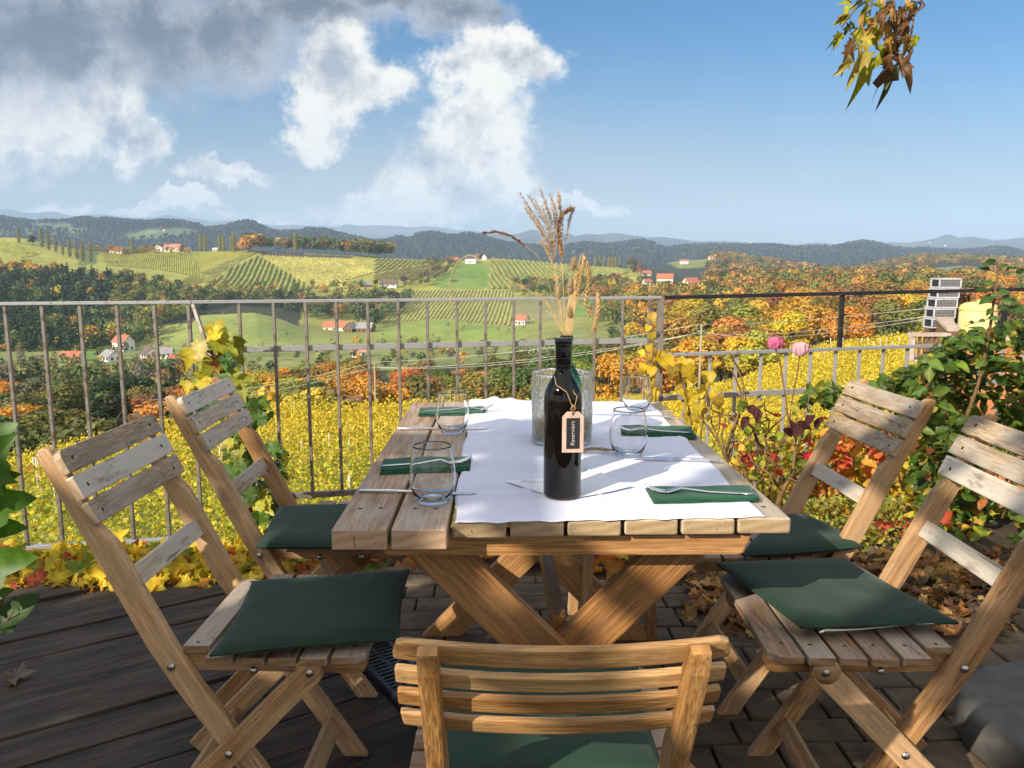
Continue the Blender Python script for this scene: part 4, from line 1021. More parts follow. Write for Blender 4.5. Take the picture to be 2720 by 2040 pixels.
P=[zr(X,Y,4.16+rnd.uniform(-.08,.08)) for X,Y,s in pts]
Lv(o,'foliage',P,[(rnd.uniform(-.4,.4),-1,rnd.uniform(-.1,.5)) for _ in P],[(rnd.uniform(-.6,.6),0,-1) for _ in P],[p[2]*.66 for p in pts],pal(len(P),[(.66,.47,.035),(.58,.40,.03),(.50,.33,.05)],None,.12),TI,warp=.07)
mb=MB()
for a in (((1020,880),(1010,500),(930,150),(900,60)),((1060,860),(1120,400),(1160,200)),((700,500),(700,100),(715,-200),(690,-320)),((1100,900),(1230,600),(1240,370)),((1300,860),(1240,700),(1180,600),(1040,420)),((1330,850),(1260,640),(1290,480)),((1335,850),(1310,700),(1370,560),(1410,350),(1400,240),(1320,60))):
    mb.tube(smooth([zr(*q) for q in a],12),.0045,6)
s=mb.build('stem',M_TWIG,o); s.location=-V1
# e) old rose bush with bare stems
o=plant('rose_bush','old rose bush with gnarled bare brown stems behind the right front edge of the table','rose bush',(1.25,3.75,0)); V2=Vector(o.location)
def zs(X,Y,y=3.8): return aty(677.6+X*.1566,376.5+Y*.1566,y)
mb=MB()
def br(pts,r0,r1,y=3.8):
    p=smooth([zs(a,b,y+rnd.uniform(-.06,.06)) for a,b in pts],16); m=len(p); mb.tube(p,[r0+(r1-r0)*i/(m-1) for i in range(m)],7)
br([(640,830),(660,760),(690,690),(730,640)],.016,.013); br([(600,1150),(625,950),(640,830)],.020,.016)
br([(730,640),(800,640),(880,600),(900,560)],.014,.006); br([(690,690),(620,560),(520,440),(480,330),(420,290)],.011,.005); br([(730,640),(745,520),(755,400),(760,260)],.009,.004)
br([(620,560),(560,400),(600,330),(680,260)],.008,.003); br([(640,700),(580,620),(500,560),(450,450)],.008,.003); br([(800,640),(870,480),(950,400),(1000,360)],.007,.003)
br([(560,400),(700,420),(780,430),(860,400)],.006,.003); br([(330,600),(310,480),(350,350),(400,200),(420,60),(380,-60),(330,-150)],.007,.004); br([(330,600),(280,450),(230,330),(210,280)],.006,.003); br([(310,560),(360,420),(430,420),(510,300)],.005,.003)
br([(755,400),(720,330),(690,200)],.005,.003); br([(480,900),(400,700),(330,600)],.010,.008); br([(500,950),(470,800),(440,640),(380,500)],.009,.004); br([(400,330),(340,250),(220,260)],.004,.002)
for k in range(46):
    a=rnd.uniform(200,1000); b=rnd.uniform(200,760); br([(a,b),(a+rnd.uniform(-60,60),b-rnd.uniform(20,80)),(a+rnd.uniform(-90,90),b-rnd.uniform(60,150))],.004,.0015)
s=mb.build('stem',M_TWIG,o); s.location=-V2
n=55; P=cloud(n,lambda: zs(rnd.uniform(300,980),rnd.uniform(170,640),rnd.uniform(3.65,3.9)))
Lv(o,'foliage',P,rng.normal(0,.6,(n,3))+np.array([0,-1,.4]),rdir(n),rng.uniform(.035,.07,n),pal(n,[(.20,.03,.02),(.45,.06,.03),(.14,.19,.03),(.09,.035,.03),(.45,.36,.04)],[1,1,4,1,3]),TV)
P=[zs(x,y,3.7) for x,y in ((470,235),(500,245),(440,260),(740,330),(770,345),(800,315),(850,265),(900,265),(720,350))]
Lv(o,'dark_leaves',P,rng.normal(0,.3,(9,3))+np.array([0,-1,.8]),rdir(9),rng.uniform(.07,.10,9),pal(9,[(.07,.02,.02),(.10,.03,.025)]),TV)
# rose flowers
def rose(px,py,y,r,c1,c2,label,stem):
    c=aty(px,py,y); o=empty('rose',c,0,label,'rose'); P=[];N=[];U_=[];S=[];C=[]
    for ring,(k,rr,tilt,s) in enumerate(((5,.10,-.10,.80),(6,.26,.02,.98),(7,.46,.14,1.05),(8,.62,.26,1.05),(7,.72,.42,.98))):
        for i in range(k):
            a=2*math.pi*i/k+ring*.6; d=Vector((math.cos(a),math.sin(a),0)); P.append(d*rr*r*.62+Vector((0,0,-.55*r))); U_.append(d*math.sin(tilt*1.1)+Vector((0,0,math.cos(tilt*1.1)))); N.append(-d*math.cos(tilt)+Vector((0,0,math.sin(tilt)))); S.append(r*s*1.15); C.append(c1 if ring<2 else c2)
    leaves('petals',P,N,U_,S,clampc(np.array(C)*(1+rng.normal(0,.1,(len(C),1)))),tmpl(half([(0,0),(.30,.15),(.48,.5),(.40,.85),(.15,1.0),(0,.96)]),-.35,.25),M_PETAL,o,.05)
    mb=MB(); mb.tube([Vector((0,0,-.3*r))]+[aty(a,b,y+.02)-c for a,b in stem],[.004,.0035,.003,.003][:len(stem)+1],6); mb.build('stem',M_TWIG,o)
    return o
rose(775,344,4.1,.051,(.70,.10,.28),(.75,.22,.40),'deep pink rose above the stepped rail, left of the pair',[(780,362),(786,400),(790,430)])
rose(800,350,4.05,.055,(.72,.20,.34),(.82,.52,.58),'paler pink rose above the stepped rail, right of the pair',[(798,370),(792,400),(788,430)])
for i,(a,b,w) in enumerate(((860,530,'left'),(915,510,'right'),(870,600,'lowest'))):
    c=zs(a,b,3.75); rose(677.6+a*.1566,376.5+b*.1566,3.75,.05,(.62,.03,.08),(.60,.02,.06),'small crimson rose among the bare stems beside the pale chair back, '+w+' of three',[(677.6+a*.1566,395+b*.1566)])
# g) the big leafy rose bush on the right
o=plant('rose_bush','dense green rose bush at the right edge with one tall thorny shoot','rose bush',(2.4,3.9,0)); V3=Vector(o.location)
outl=[(800,396),(820,391),(850,388),(872,386),(900,376),(925,366),(936,348),(950,338),(975,332),(1005,326),(1040,318),(1120,316),(1120,640),(980,640),(930,600),(915,560),(925,500),(905,440),(880,425),(850,408),(800,403)]
ox=[p[0] for p in outl];oy=[p[1] for p in outl]
def inb(px,py): return bool(inpoly(np.array([px]),np.array([py]),outl)[0])
def inpoly(px,py,poly):
    c=np.zeros(np.shape(px),bool);n=len(poly)
    for i in range(n):
        x0,y0=poly[i];x1,y1=poly[(i+1)%n]
        if y0==y1: continue
        m=((y0>py)!=(y1>py))&(px<(x1-x0)*(py-y0)/(y1-y0)+x0); c^=m
    return c
def bush():
    px,py=rnd.uniform(768,1120),rnd.uniform(315,640)
    if not inb(px,py): return None
    y=rnd.uniform(3.45,4.35) if px>915 else rnd.uniform(3.8,4.2); p=aty(px,py,y)
    if p.z<-.1: return None
    w=mnoise.noise(p*3.2)
    if w<-.10: return None
    return p
n=3300; P=cloud(n,bush); N=rng.normal(0,.55,(n,3))+np.array([-.2,-.5,.9])
w=np.array([mnoise.noise(Vector(p)*2.1) for p in P])[:,None]
C=pal(n,[(.07,.13,.02),(.11,.18,.028),(.20,.24,.035),(.045,.085,.018),(.42,.35,.05),(.30,.11,.035)],[4,4,3,2,1.6,.6])*(1+w*.5)
Lv(o,'foliage',P,N,rdir(n),rng.uniform(.045,.085,n),C,TV,warp=.04)
mb=MB()
for k in range(70):
    p=bush()
    if p is None: continue
    b=Vector((p.x+rnd.uniform(-.25,.25),p.y,max(-.1,p.z-rnd.uniform(.3,.7)))); mb.tube([b,b.lerp(p,.5)+Vector((rnd.uniform(-.08,.08),0,.05)),p],[.006,.004,.002],6)
sh=smooth([aty(965,420,3.55),aty(978,385,3.5),aty(988,340,3.45),aty(994,300,3.4),aty(998,270,3.4),aty(996,262,3.4)],20); mb.tube(sh,[.009-.006*i/(len(sh)-1) for i in range(len(sh))],7)
for q in sh[::2]: mb.tube([q,q+Vector((rnd.choice((-1,1))*.012,0,.003))],[.0022,.0003],4)
for a,b in (((995,273),(1003,266)),((995,265),(990,263)),((996,292),(985,290)),((995,300),(1004,298)),((996,303),(980,302)),((992,318),(964,326))): mb.tube([aty(*a,3.4),aty(*b,3.4)],.0018,5)
s=mb.build('stem',M_TWIG,o); s.location=-V3
tl=[(990,262,.05,(1,0,.15)),(985,268,.055,(-.5,0,-.8)),(986,276,.06,(-.6,0,-.7)),(1003,268,.045,(1,0,.1)),(1012,270,.05,(1,0,0)),(1020,271,.05,(1,0,.1)),(990,283,.04,(-1,0,.2)),(982,292,.07,(-1,0,-.1)),(990,297,.065,(-1,0,-.3)),(1003,293,.06,(1,0,.3)),(1008,302,.06,(1,0,-.1)),(985,300,.06,(-.8,0,-.6)),(1001,310,.05,(.8,0,-.4)),(1015,312,.085,(1,0,-.4)),(1020,308,.07,(.8,0,.5)),(988,312,.04,(-.5,0,-.8)),(994,318,.04,(-.7,0,.1)),(982,321,.035,(-1,0,-.2)),(970,324,.035,(-1,0,-.2)),(1008,326,.06,(.6,0,-.5)),(998,330,.05,(.5,0,-.5))]
Lv(o,'shoot_leaves',[aty(a,b,3.38) for a,b,_,_ in tl],rng.normal(0,.4,(len(tl),3))+np.array([0,-1,.5]),[t[3] for t in tl],[t[2] for t in tl],pal(len(tl),[(.05,.10,.02),(.08,.14,.03)]),TV)
# orange-red ground cover beyond and below the railing on the right
def gc():
    px,py=rnd.uniform(665,985),rnd.uniform(412,585); y=rnd.uniform(4.15,5.4) if py<520 else rnd.uniform(3.5,4.6)
    p=aty(px,py,y)
    lim=446+34*mnoise.noise(Vector((px*.03,0,0)))-(22 if px>800 else 0)
    if py<lim or p.z<-.45 or mnoise.noise(p*3.6)<-.28: return None
    return p
n=3400; P=cloud(n,gc); red=np.array([mnoise.noise(Vector(p)*1.9+Vector((5,0,0))) for p in P])[:,None]
C=np.where(red>.24,pal(n,[(.55,.16,.04),(.48,.07,.03),(.62,.34,.05)],[3,2,3]),pal(n,[(.55,.42,.04),(.34,.36,.04),(.62,.36,.05),(.16,.22,.03)],[4,3,2,1.5]))
q=leaves('autumn_creeper',P,rng.normal(0,.6,(n,3))+np.array([-.3,-.8,.6]),rdir(n),rng.uniform(.045,.09,n),clampc(C),TI,M_LEAF,None,.05); tag(q,kind='stuff')
def gc2():
    px,py=rnd.uniform(790,905),rnd.uniform(497,560); y=rnd.uniform(3.25,3.7); p=aty(px,py,y); return None if p.z<-.02 or mnoise.noise(p*5)<-.3 else p
n=900; P=cloud(n,gc2); o=plant('low_shrub','low shrub of tiny yellow-green leaves between the two right chairs','shrub',(1.35,3.5,0))
Lv(o,'foliage',P,rng.normal(0,.6,(n,3))+np.array([-.2,-.5,.8]),rdir(n),rng.uniform(.018,.034,n),pal(n,[(.40,.38,.05),(.22,.26,.04),(.30,.22,.05)]),TV)
# i) fallen leaves on the ground
def fl():
    px,py=rnd.uniform(690,1010),rnd.uniform(552,640); p=atz(px,py,.008+abs(rnd.gauss(0,.012)))
    return p if p.y>2.62-.05*p.x+rnd.gauss(0,.10) else None
n=620; P=cloud(n,fl)
q=leaves('fallen_leaves',P,rng.normal(0,.35,(n,3))+np.array([0,0,1]),rdir(n),rng.uniform(.03,.085,n),clampc(pal(n,[(.26,.12,.05),(.40,.20,.07),(.16,.08,.045),(.50,.33,.12),(.12,.09,.05)])),TL,M_LEAF,None,.09); tag(q,kind='stuff')
for px,py,s,lab in ((8,679,.075,'curled grey-brown dead leaf on the deck boards at the left edge'),(566,640,.022,'tiny tan leaf on the paving under the table'),(120,602,.03,'small brown leaf at the far edge of the deck'),(902,722,.06,'brown leaf on the paving before the concrete base'),(874,556,.09,'brown fallen leaf on the soil between the right chairs')):
    p=atz(px,py,.006); q=leaves('fallen_leaf',[(0,0,0)],[(rnd.uniform(-.3,.3),-.3,1)],[(1,.3,.1)],[s],[(.20,.15,.12)],TL,M_LEAF,None,.16); q.location=p; tag(q,lab,'dead leaf')
TOC=tmpl([(x*.52,y) for x,y in OAKY],1.0,.9)
# h) leaves hanging into the picture top right
o=plant('hanging_vine','bunch of withered green and brown oak-shaped leaves hanging in from the top right','vine',aty(895,-60,2.0)); V4=Vector(o.location)
def zt(X,Y,y=2.0): return aty(809.4+X*.09702,Y*.09702-7,y)
hp=[(600,60,.055,-120,0),(480,130,.06,-160,0),(430,220,.06,-150,0),(350,400,.07,-130,0),(520,330,.08,-110,0),(610,380,.085,-90,3),(700,80,.075,-80,0),(760,150,.075,-85,1),(850,60,.06,-95,1),(930,150,.09,-95,1),(980,330,.07,-100,1),(880,450,.085,-90,1),(1000,60,.06,-70,4),(1090,160,.055,-120,1),(1140,80,.04,-80,1),(1045,400,.07,-100,4),(1030,480,.05,-90,1),(800,380,.07,-70,3),(720,520,.07,-70,0),(470,500,.085,-110,1),(540,560,.11,-105,3),(600,640,.14,-105,0),(720,640,.12,-90,1),(840,700,.13,-105,2),(880,640,.11,-60,1),(640,250,.07,-90,3),(560,180,.07,-100,0),(900,560,.06,-90,4),(400,640,.07,-130,3),(780,260,.07,-100,4),(680,400,.06,-100,0),(950,250,.06,-80,1),(860,200,.06,-95,1)]
hp=hp+[(a+rnd.uniform(-60,60),b+rnd.uniform(-70,50),s*.75,g+rnd.uniform(-30,30),rnd.choice((0,1,1,2,4))) for a,b,s,g,k in hp if b<520]
CC={0:(.34,.34,.03),1:(.17,.085,.035),2:(.055,.065,.02),3:(.44,.36,.06),4:(.45,.26,.07)}
Lv(o,'foliage',[zt(a,b,2.0+rnd.uniform(-.05,.05)) for a,b,_,_,_ in hp],[(rnd.uniform(-.9,.9),-1,rnd.uniform(-.4,.6)) for _ in hp],[(math.cos(R(h[3])),rnd.uniform(-.4,.4),math.sin(R(h[3]))) for h in hp],[h[2]*.74 for h in hp],np.array([CC[h[4]] for h in hp])*(1+rng.normal(0,.12,(len(hp),1))),TOC,warp=.13)
mb=MB(); top=zt(760,-620); mb.tube(smooth([top,top+Vector((.03,.0,.35)),top+Vector((-.02,.02,.7)),Vector((top.x,2.0,3.08))],12),.0035,6)
beam('beam',Vector((-.4,-1.15,3.13))-Vector((-3.9,-3.6,0)),Vector((top.x+.1,2.15,3.13))-Vector((-3.9,-3.6,0)),(0,0,1),.10,.06,W_TLEG,None)['_tmp']=1
for a in (((760,-620),(720,-200),(650,60),(610,300),(600,560)),((760,-620),(850,-100),(880,200),(885,500),(840,650)),((850,-100),(1050,-40),(1140,60),(1190,130)),((1190,130),(1080,220),(1070,300),(1050,420)),((650,60),(480,160),(330,350))): mb.tube(smooth([zt(*q) for q in a],14),.0022,5)
s=mb.build('stem',M_TWIG,o); s.location=-V4
# ---------------------------------------------------------------- unseen leafy canopy added left behind the camera, gaps shaped to dapple the terrace
pe=empty('shade_canopy',(-3.9,-3.6,0),0,'leafy vine pergola behind the viewer that shades the terrace','pergola')
V5=Vector(pe.location); mb=MB()
for q in list(COL.objects):
    if '_tmp' in q: q.parent=pe; del q['_tmp']
for x in (-7.0,-.3):
    for y in (-6.0,-1.2): pass
for x in (-7.4,-3.9,-.4):
    for y in (-6.4,-1.15):
        q=beam('post',Vector((x,y,-.5))-V5,Vector((x,y,3.0))-V5,(1,0,0),.12,.12,W_TLEG,pe)
for y in (-6.4,-1.15): beam('beam',Vector((-7.6,y,3.06))-V5,Vector((-.2,y,3.06))-V5,(0,0,1),.14,.08,W_TLEG,pe)
for k in range(9): beam('rafter',Vector((-7.4+k*.875,-6.6,3.15))-V5,Vector((-7.4+k*.875,-1.0,3.15))-V5,(0,0,1),.08,.06,W_TLEG,pe)
LIT=[(aty(4,440,1.5),.12),(aty(10,500,1.5),.12),(aty(14,560,1.5),.10),(Vector((-.09,.88,.675)),.06),(Vector((-.02,.88,.675)),.06),(Vector((.05,.88,.675)),.06),(Vector((.12,.88,.675)),.06),(Vector((.19,.88,.68)),.07),(Vector((.24,.88,.70)),.07),(Vector((-.10,.90,.60)),.03),(aty(640,532,1.43),.07),(aty(700,530,1.43),.08),(aty(760,528,1.43),.07),(aty(560,536,1.43),.06),(aty(500,538,1.43),.05),(aty(600,534,1.43),.05),
 (atz(720,511,.745),.055),(atz(650,513,.745),.045),(atz(600,468,.745),.05),(atz(650,463,.745),.055),(atz(700,458,.745),.05),(atz(520,436,.745),.05),(atz(560,470,.745),.03),(atz(500,423,.745),.045),(atz(470,440,.745),.04),(atz(560,408,.745),.06),(atz(500,409,.745),.07),(atz(620,425,.745),.06),(atz(430,405,.745),.05),(atz(410,450,.745),.03),(atz(700,440,.745),.05),
 (aty(893,500,2.05),.05),(aty(872,530,2.1),.04),(aty(880,400,2.5),.06),(aty(855,420,2.5),.05),(aty(985,580,1.55),.03),(atz(52,576,0),.05),(atz(62,583,0),.03),(atz(58,733,0),.04),(atz(100,590,0),.05),(atz(385,586,0),.06),(aty(390,700,1.4),.03),
 (aty(990,480,1.6),.04),(aty(930,520,1.8),.035),(aty(520,560,1.5),.05),(aty(660,560,1.5),.06),(aty(640,600,1.52),.06)]
LP_=np.array([tuple(p) for p,r in LIT]);LR=np.array([r for p,r in LIT]); Sn=np.array(tuple(SUN))
def keep(Q):  # drops canopy leaves on sun lines so chosen patches are lit
    d=Q[:,None]-LP_[None]; al=(d@Sn)[...,None]*Sn; dist=np.linalg.norm(d-al,axis=2); ok=(dist>LR[None]*1.1+.075).all(1)
    g=Q-Sn*(Q[:,2:3]/Sn[2]); return ok
n=17000; Q=np.stack([rng.uniform(-7.5,-.1,n),rng.uniform(-6.5,-1.05,n),rng.uniform(3.1,3.5,n)],1)
g=Q-Sn*((Q[:,2:3]-.0)/Sn[2]); ok=keep(Q)&(g[:,1]<2.85+.10*np.sin(g[:,0]*5)+rng.normal(0,.03,n))
Q=Q[ok]; n=len(Q); print('canopy leaves',n)
Lv(pe,'foliage',Q,rng.normal(0,.5,(n,3))+np.array(Sn),rdir(n),rng.uniform(.10,.15,n),pal(n,[(.05,.10,.02),(.20,.20,.03),(.30,.22,.04)]),TL,warp=.03)
# ---------------------------------------------------------------- parasol whose rim reaches in at the right edge
tip=aty(1017,213,4.4); pc_=Vector((tip.x+1.62,4.4,tip.z+.06)); o=empty('parasol',(pc_.x,pc_.y,-.5),0,'dark green parasol whose rim just reaches in at the right edge of the picture','parasol')
mb=MB(); h0=pc_.z+.5; ring=[(1.25*math.cos(2*math.pi*k/8+math.pi),1.25*math.sin(2*math.pi*k/8+math.pi),h0) for k in range(8)]
mb.add(ring+[(0,0,h0+.42)]+[(x,y,z-.09) for x,y,z in ring],[(k,(k+1)%8,8) for k in range(8)]+[(9+k,9+(k+1)%8,(k+1)%8,k) for k in range(8)]); mb.build('canopy',M_PARAS,o)
mb=MB(); mb.tube([(0,0,0),(0,0,h0+.45)],.022,10); mb.build('pole',M_POLE,o)
# ---------------------------------------------------------------- neighbouring house terrace with crates and tank
YB=18.
def zn(X,Y,y=YB): return aty(903.5+X*.09078,256+Y*.09078,y)
a=zn(110,850); b=zn(2600,850); o=empty('terrace_house',(a.x,YB,-7),0,'brick house terrace with stone coping standing beyond the rose bush','building'); V6=Vector(o.location)
zt0=a.z
def bxw(name,lo,hi,mat,par=o):
    mb=MB(); mb.box(Vector(lo)-V6,Vector(hi)-V6); return mb.build(name,mat,par)
c1=zn(500,870)
def prism(name,x0,x1,y1,z0,z1,mat):
    mb=MB(); k=y1/YB; vs=[(x0,YB,z0),(x1,YB,z0),(x1,y1,z0),(x0*k+.06,y1,z0)]; vs=[Vector(v)-V6 for v in vs]; vs+=[v+Vector((0,0,z1-z0)) for v in vs]
    mb.add(vs,[(3,2,1,0),(4,5,6,7),(0,1,5,4),(1,2,6,5),(2,3,7,6),(3,0,4,7)]); return mb.build(name,mat,o)
prism('wall',c1.x,b.x,YB+4,-7,c1.z-.12,M_ORWALL)
prism('floor_slab',a.x,c1.x-.01,YB+1.2,a.z-.66,a.z-.60,M_TILE)
bxw('coping',(a.x-.04,YB-.06,a.z-.07),(c1.x+.02,YB+.2,a.z+.0),M_TILE)
for k in range(7): 
    x=a.x+.03+k*(c1.x-a.x-.03)/6.4; bxw('baluster',(x,YB,a.z-.60),(x+.045,YB+.07,a.z-.07),M_BRWALL)
bxw('rail',(a.x,YB+.01,a.z-.26),(c1.x,YB+.05,a.z-.21),M_BRWALL)
bxw('post',(a.x-.05,YB-.03,a.z-.62),(a.x+.04,YB+.09,a.z-.07),M_TILE)
bxw('coping',(c1.x,YB-.05,c1.z-.12),(b.x,YB+.3,c1.z-.05),M_TILE)
# raised sloping wall at the left end, running away
tp=[zn(245,560,YB+3.2),zn(510,815,YB+.3)]
mb=MB(); w0,w1=tp
poly=[(w0.x,w0.y,-3),(w0.x,w0.y,w0.z-.05),(w1.x,w1.y,w1.z-.05),(w1.x,w1.y,-3)]
vs=[Vector(p)-V6 for p in poly]+[Vector(p)-V6+Vector((.22,.05,0)) for p in poly]
mb.add(vs,[(0,1,2,3)[::-1],(4,5,6,7),(1,5,6,2),(0,3,7,4),(3,2,6,7),(0,4,5,1)]); mb.build('sloping_wall',M_BRWALL,o)
mb=MB()
for k in range(5):
    p=w0.lerp(w1,k/5)-V6; q=w0.lerp(w1,(k+.94)/5)-V6; u=Vector((-.05,0,0)); v=Vector((.30,.06,0)); t_=Vector((0,0,.07))
    vs=[p+u-t_*.6,q+u-t_*.6,q+v-t_*.6,p+v-t_*.6]; vs+=[x+t_ for x in vs]; mb.add(vs,[(3,2,1,0),(4,5,6,7),(0,1,5,4),(1,2,6,5),(2,3,7,6),(3,0,4,7)])
mb.build('coping',M_TILE,o)
# crates
def crate(z0,tilt,i,x):
    c=empty('plastic_crate',(x,YB+1.9,z0),tilt,['lowest, half hidden','second from the bottom','middle','second from the top','topmost'][i]+' grey crate of the tall stack beside the yellow tank','crate','grey harvest crates in a stack')
    W_,H_,D_=.56,.235,.4; t=.03; mb=MB()
    for s in (-1,1):
        for q in (-1,1): mb.box((s*W_/2-(t if s>0 else 0),q*D_/2-(t if q>0 else 0),0),(s*W_/2+(t if s<0 else 0),q*D_/2+(t if q<0 else 0),H_))
    for z in (0,H_-t):
        for s in (-1,1):
            mb.box((-W_/2+t,s*(D_/2)-(t if s>0 else 0)+(.002*s*-1),z),(W_/2-t,s*(D_/2)+(t if s<0 else 0)-.002*s,z+t)); mb.box((s*(W_/2)-(t if s>0 else 0),-D_/2+t,z),(s*(W_/2)+(t if s<0 else 0),D_/2-t,z+t))
    mb.build('frame',M_CRATE,c)
    mb=MB()
    for k in range(15):
        x_=-W_/2+t+.006+k*(W_-2*t-.012)/14; mb.box((x_-.006,-D_/2+.008,t),(x_+.006,-D_/2+.016,H_-t))
    for k in range(5): mb.box((-W_/2+t,-D_/2+.006,t+.02+k*.035),(W_/2-t,-D_/2+.0078,t+.032+k*.035))
    mb.build('grid',M_CRATEG,c); mb=MB(); mb.box((-W_/2+t+.004,-D_/2+.03,t+.002),(W_/2-t-.004,D_/2-.034,H_-.05)); mb.build('inner_tray',M_CRATEB,c)
YC=YB+1.9
zb0=zn(0,770,YC).z
for i in range(5): crate(zb0-.04+i*.245,.05,i,zn(442+i*12,0,YC).x)
o=empty('log_stack',zn(640,800,YB+2.6),0,'stack of split brown firewood right behind the grey crates','firewood')
mb=MB(); h_=zn(640,350,YB+2.6).z-o.location.z
for j in range(12):
    for i in range(3): 
        c=Vector((-.16+i*.13+rnd.uniform(-.02,.02),rnd.uniform(-.03,.03),.05+j*h_/12.2)); r=rnd.uniform(.045,.062); mb.tube([c+Vector((-.02,-.2,0)),c+Vector((.02,.25,0))],r,6,sm=False)
mb.build('logs',M_LOG,o)
tk0=zn(805,835,YB+1.4); tkt=zn(805,500,YB+1.4).z-tk0.z; rr_=(zn(1000,700,YB+1.4).x-zn(612,700,YB+1.4).x)/2
o=empty('water_tank',(tk0.x,YB+1.4,tk0.z-.25),0,'large yellow round tank with a domed lid beyond the rose bush','tank')
mb=MB(); H_=tkt+.25; mb.lathe([(0,0),(rr_*1.02,0),(rr_,.1),(rr_*.97,H_*.77)],n=48); mb.build('drum',M_TANK,o)
mb=MB(); mb.lathe([(rr_*.96,H_*.765),(rr_*1.0,H_*.775),(rr_*1.0,H_*.83),(rr_*.94,H_*.90),(rr_*.7,H_*.965),(rr_*.2,H_),(0,H_)],n=48); mb.ball((0,0,H_+.01),.05,.6,10); mb.build('lid',M_TANKT,o)
# ---------------------------------------------------------------- poles and wires
def pole(px,ptop,Y,label,pbot=None):
    p=aty(px,ptop,Y); z0=p.z-7.5; o=empty('utility_pole',(p.x,p.y,z0),0,label,'utility pole'); mb=MB(); mb.tube([(0,0,0),(0,0,p.z-z0)],[.11,.075],9); mb.build('shaft',M_POLE,o)
    mb=MB(); mb.box((-.25,-.04,p.z-z0-.55),(.25,.04,p.z-z0-.47)); mb.box((-.03,-.05,p.z-z0-.08),(.03,.05,p.z-z0+.05)); mb.build('bracket',M_POLE,o); return p
q1=pole(701.5,324,58,'thin wooden utility pole in front of the autumn wood, right of the railing corner')
q2=pole(374.5,362,72,'utility pole behind the bars at the left edge of the table')
def wire(A,B_,sag,label):
    mb=MB(); pts=[A.lerp(B_,t)+Vector((0,0,-sag*4*t*(1-t))) for t in np.linspace(0,1,22)]; mb.tube(pts,.011 if B_.y<30 else .016,4); o=mb.build('overhead_wire',M_WIRE); tag(o,label,'wire','overhead wires')
r_=[aty(926,308.5,YB+3.5),aty(926,316.5,YB+3.5),aty(926,319.2,YB+3.5)]
wire(q1,r_[0],.15,'topmost overhead wire from the right pole to the neighbouring terrace'); wire(q1+Vector((-.2,0,-.62)),r_[1],.3,'middle overhead wire from the right pole to the neighbouring terrace'); wire(q1+Vector((.22,0,-.55)),r_[2],.45,'lowest overhead wire from the right pole to the neighbouring terrace')
wire(q2,q1,.5,'topmost overhead wire between the two poles'); wire(q2+Vector((-.2,0,-.5)),q1+Vector((-.2,0,-.62)),.9,'middle overhead wire between the two poles'); wire(q2+Vector((.2,0,-.5)),q1+Vector((.22,0,-.55)),.7,'lowest overhead wire between the two poles')
q3=aty(150,400,80)
wire(q3,q2,.5,'upper overhead wire running left from the left pole'); wire(q3+Vector((0,0,-.6)),q2+Vector((-.2,0,-.5)),.6,'lower overhead wire running left from the left pole')
p=aty(352,399,66); o=empty('trailer',(p.x,p.y,p.z-.1),.1,'small rusty red trailer at the far edge of the left vineyard','trailer')
mb=MB(); mb.box((-.8,-.5,.0),(.8,.5,.10)); mb.box((-.8,-.5,.1),(-.74,.5,.42)); mb.box((.74,-.5,.1),(.8,.5,.25)); mb.box((-.74,.44,.1),(.74,.5,.32)); mb.build('bed',M_BRWALL,o)
for x in (-.4,.4):
    mb=MB(); mb.lathe([(0,-.05),(.2,-.05),(.2,.05),(0,.05)],n=16); w=mb.build('wheel',M_BLACK,o); w.rotation_euler=(R(90),0,0); w.location=(x,-.45,-.08)
# ---------------------------------------------------------------- terrain
def pl(*a): return np.array(a,float)
def r1(*a): return [(x*.1532,188.2+y*.1532) for x,y in a]
def r2(*a): return [(301.2+x*.1532,188.2+y*.1532) for x,y in a]
def r3(*a): return [(602.4+x*.1906,188.2+y*.1906) for x,y in a]
def za(*a): return [(188.24+x*.0851,233.4+y*.0851) for x,y in a]   # zoom 500-1000 x 620-870
def zb(*a): return [(376.5+x*.11914,233.4+y*.11914) for x,y in a]  # zoom 1000-1700 x 620-970
def zc(*a): return [(x*.0851,210.8+y*.0851) for x,y in a]          # zoom 0-500 x 560-810
ridgeD=[(-60,240),(0,235.5)]+zc((200,295),(330,310),(480,345),(700,395),(900,440),(1150,470),(1500,500),(1800,450),(2212,455))+za((0,190),(750,178),(1100,200),(1500,225),(2212,262))+zb((470,215),(640,225),(950,200),(1300,225),(1800,275),(2130,285),(2400,300))+[(680,276),(768,279),(896,277),(1090,272)]
Ecrest=r1((-200,195),(0,186),(60,198),(100,205),(160,208),(220,218),(300,212),(440,212),(500,197),(560,194),(620,202),(720,197),(780,207),(860,215),(960,218),(1060,210),(1200,220),(1290,240),(1340,265),(1420,258),(1480,250),(1540,230),(1610,215),(1660,225),(1700,250),(1800,288),(1900,280),(1960,285),(2000,265),(2100,268),(2212,293))+r2((60,268),(130,270),(200,283),(260,298),(330,318),(400,330),(470,350),(560,345),(600,328),(650,320),(700,340),(760,302),(800,297),(870,293),(950,312),(1010,315),(1050,302),(1100,298),(1180,312),(1250,335),(1330,355),(1400,365),(1560,382),(1700,385),(1760,370),(1850,358),(1900,362),(1990,372),(2080,360),(2212,345))+r3((100,290),(160,280),(210,276),(260,290),(320,318),(390,312),(450,305),(560,302),(680,303),(760,308),(860,302),(960,308),(1000,318),(1100,312),(1200,315),(1270,300),(1330,286),(1350,282),(1400,285),(1460,298),(1530,320),(1620,326),(1700,322),(1800,332),(1900,334),(2000,322),(2100,313),(2212,340),(2400,330))
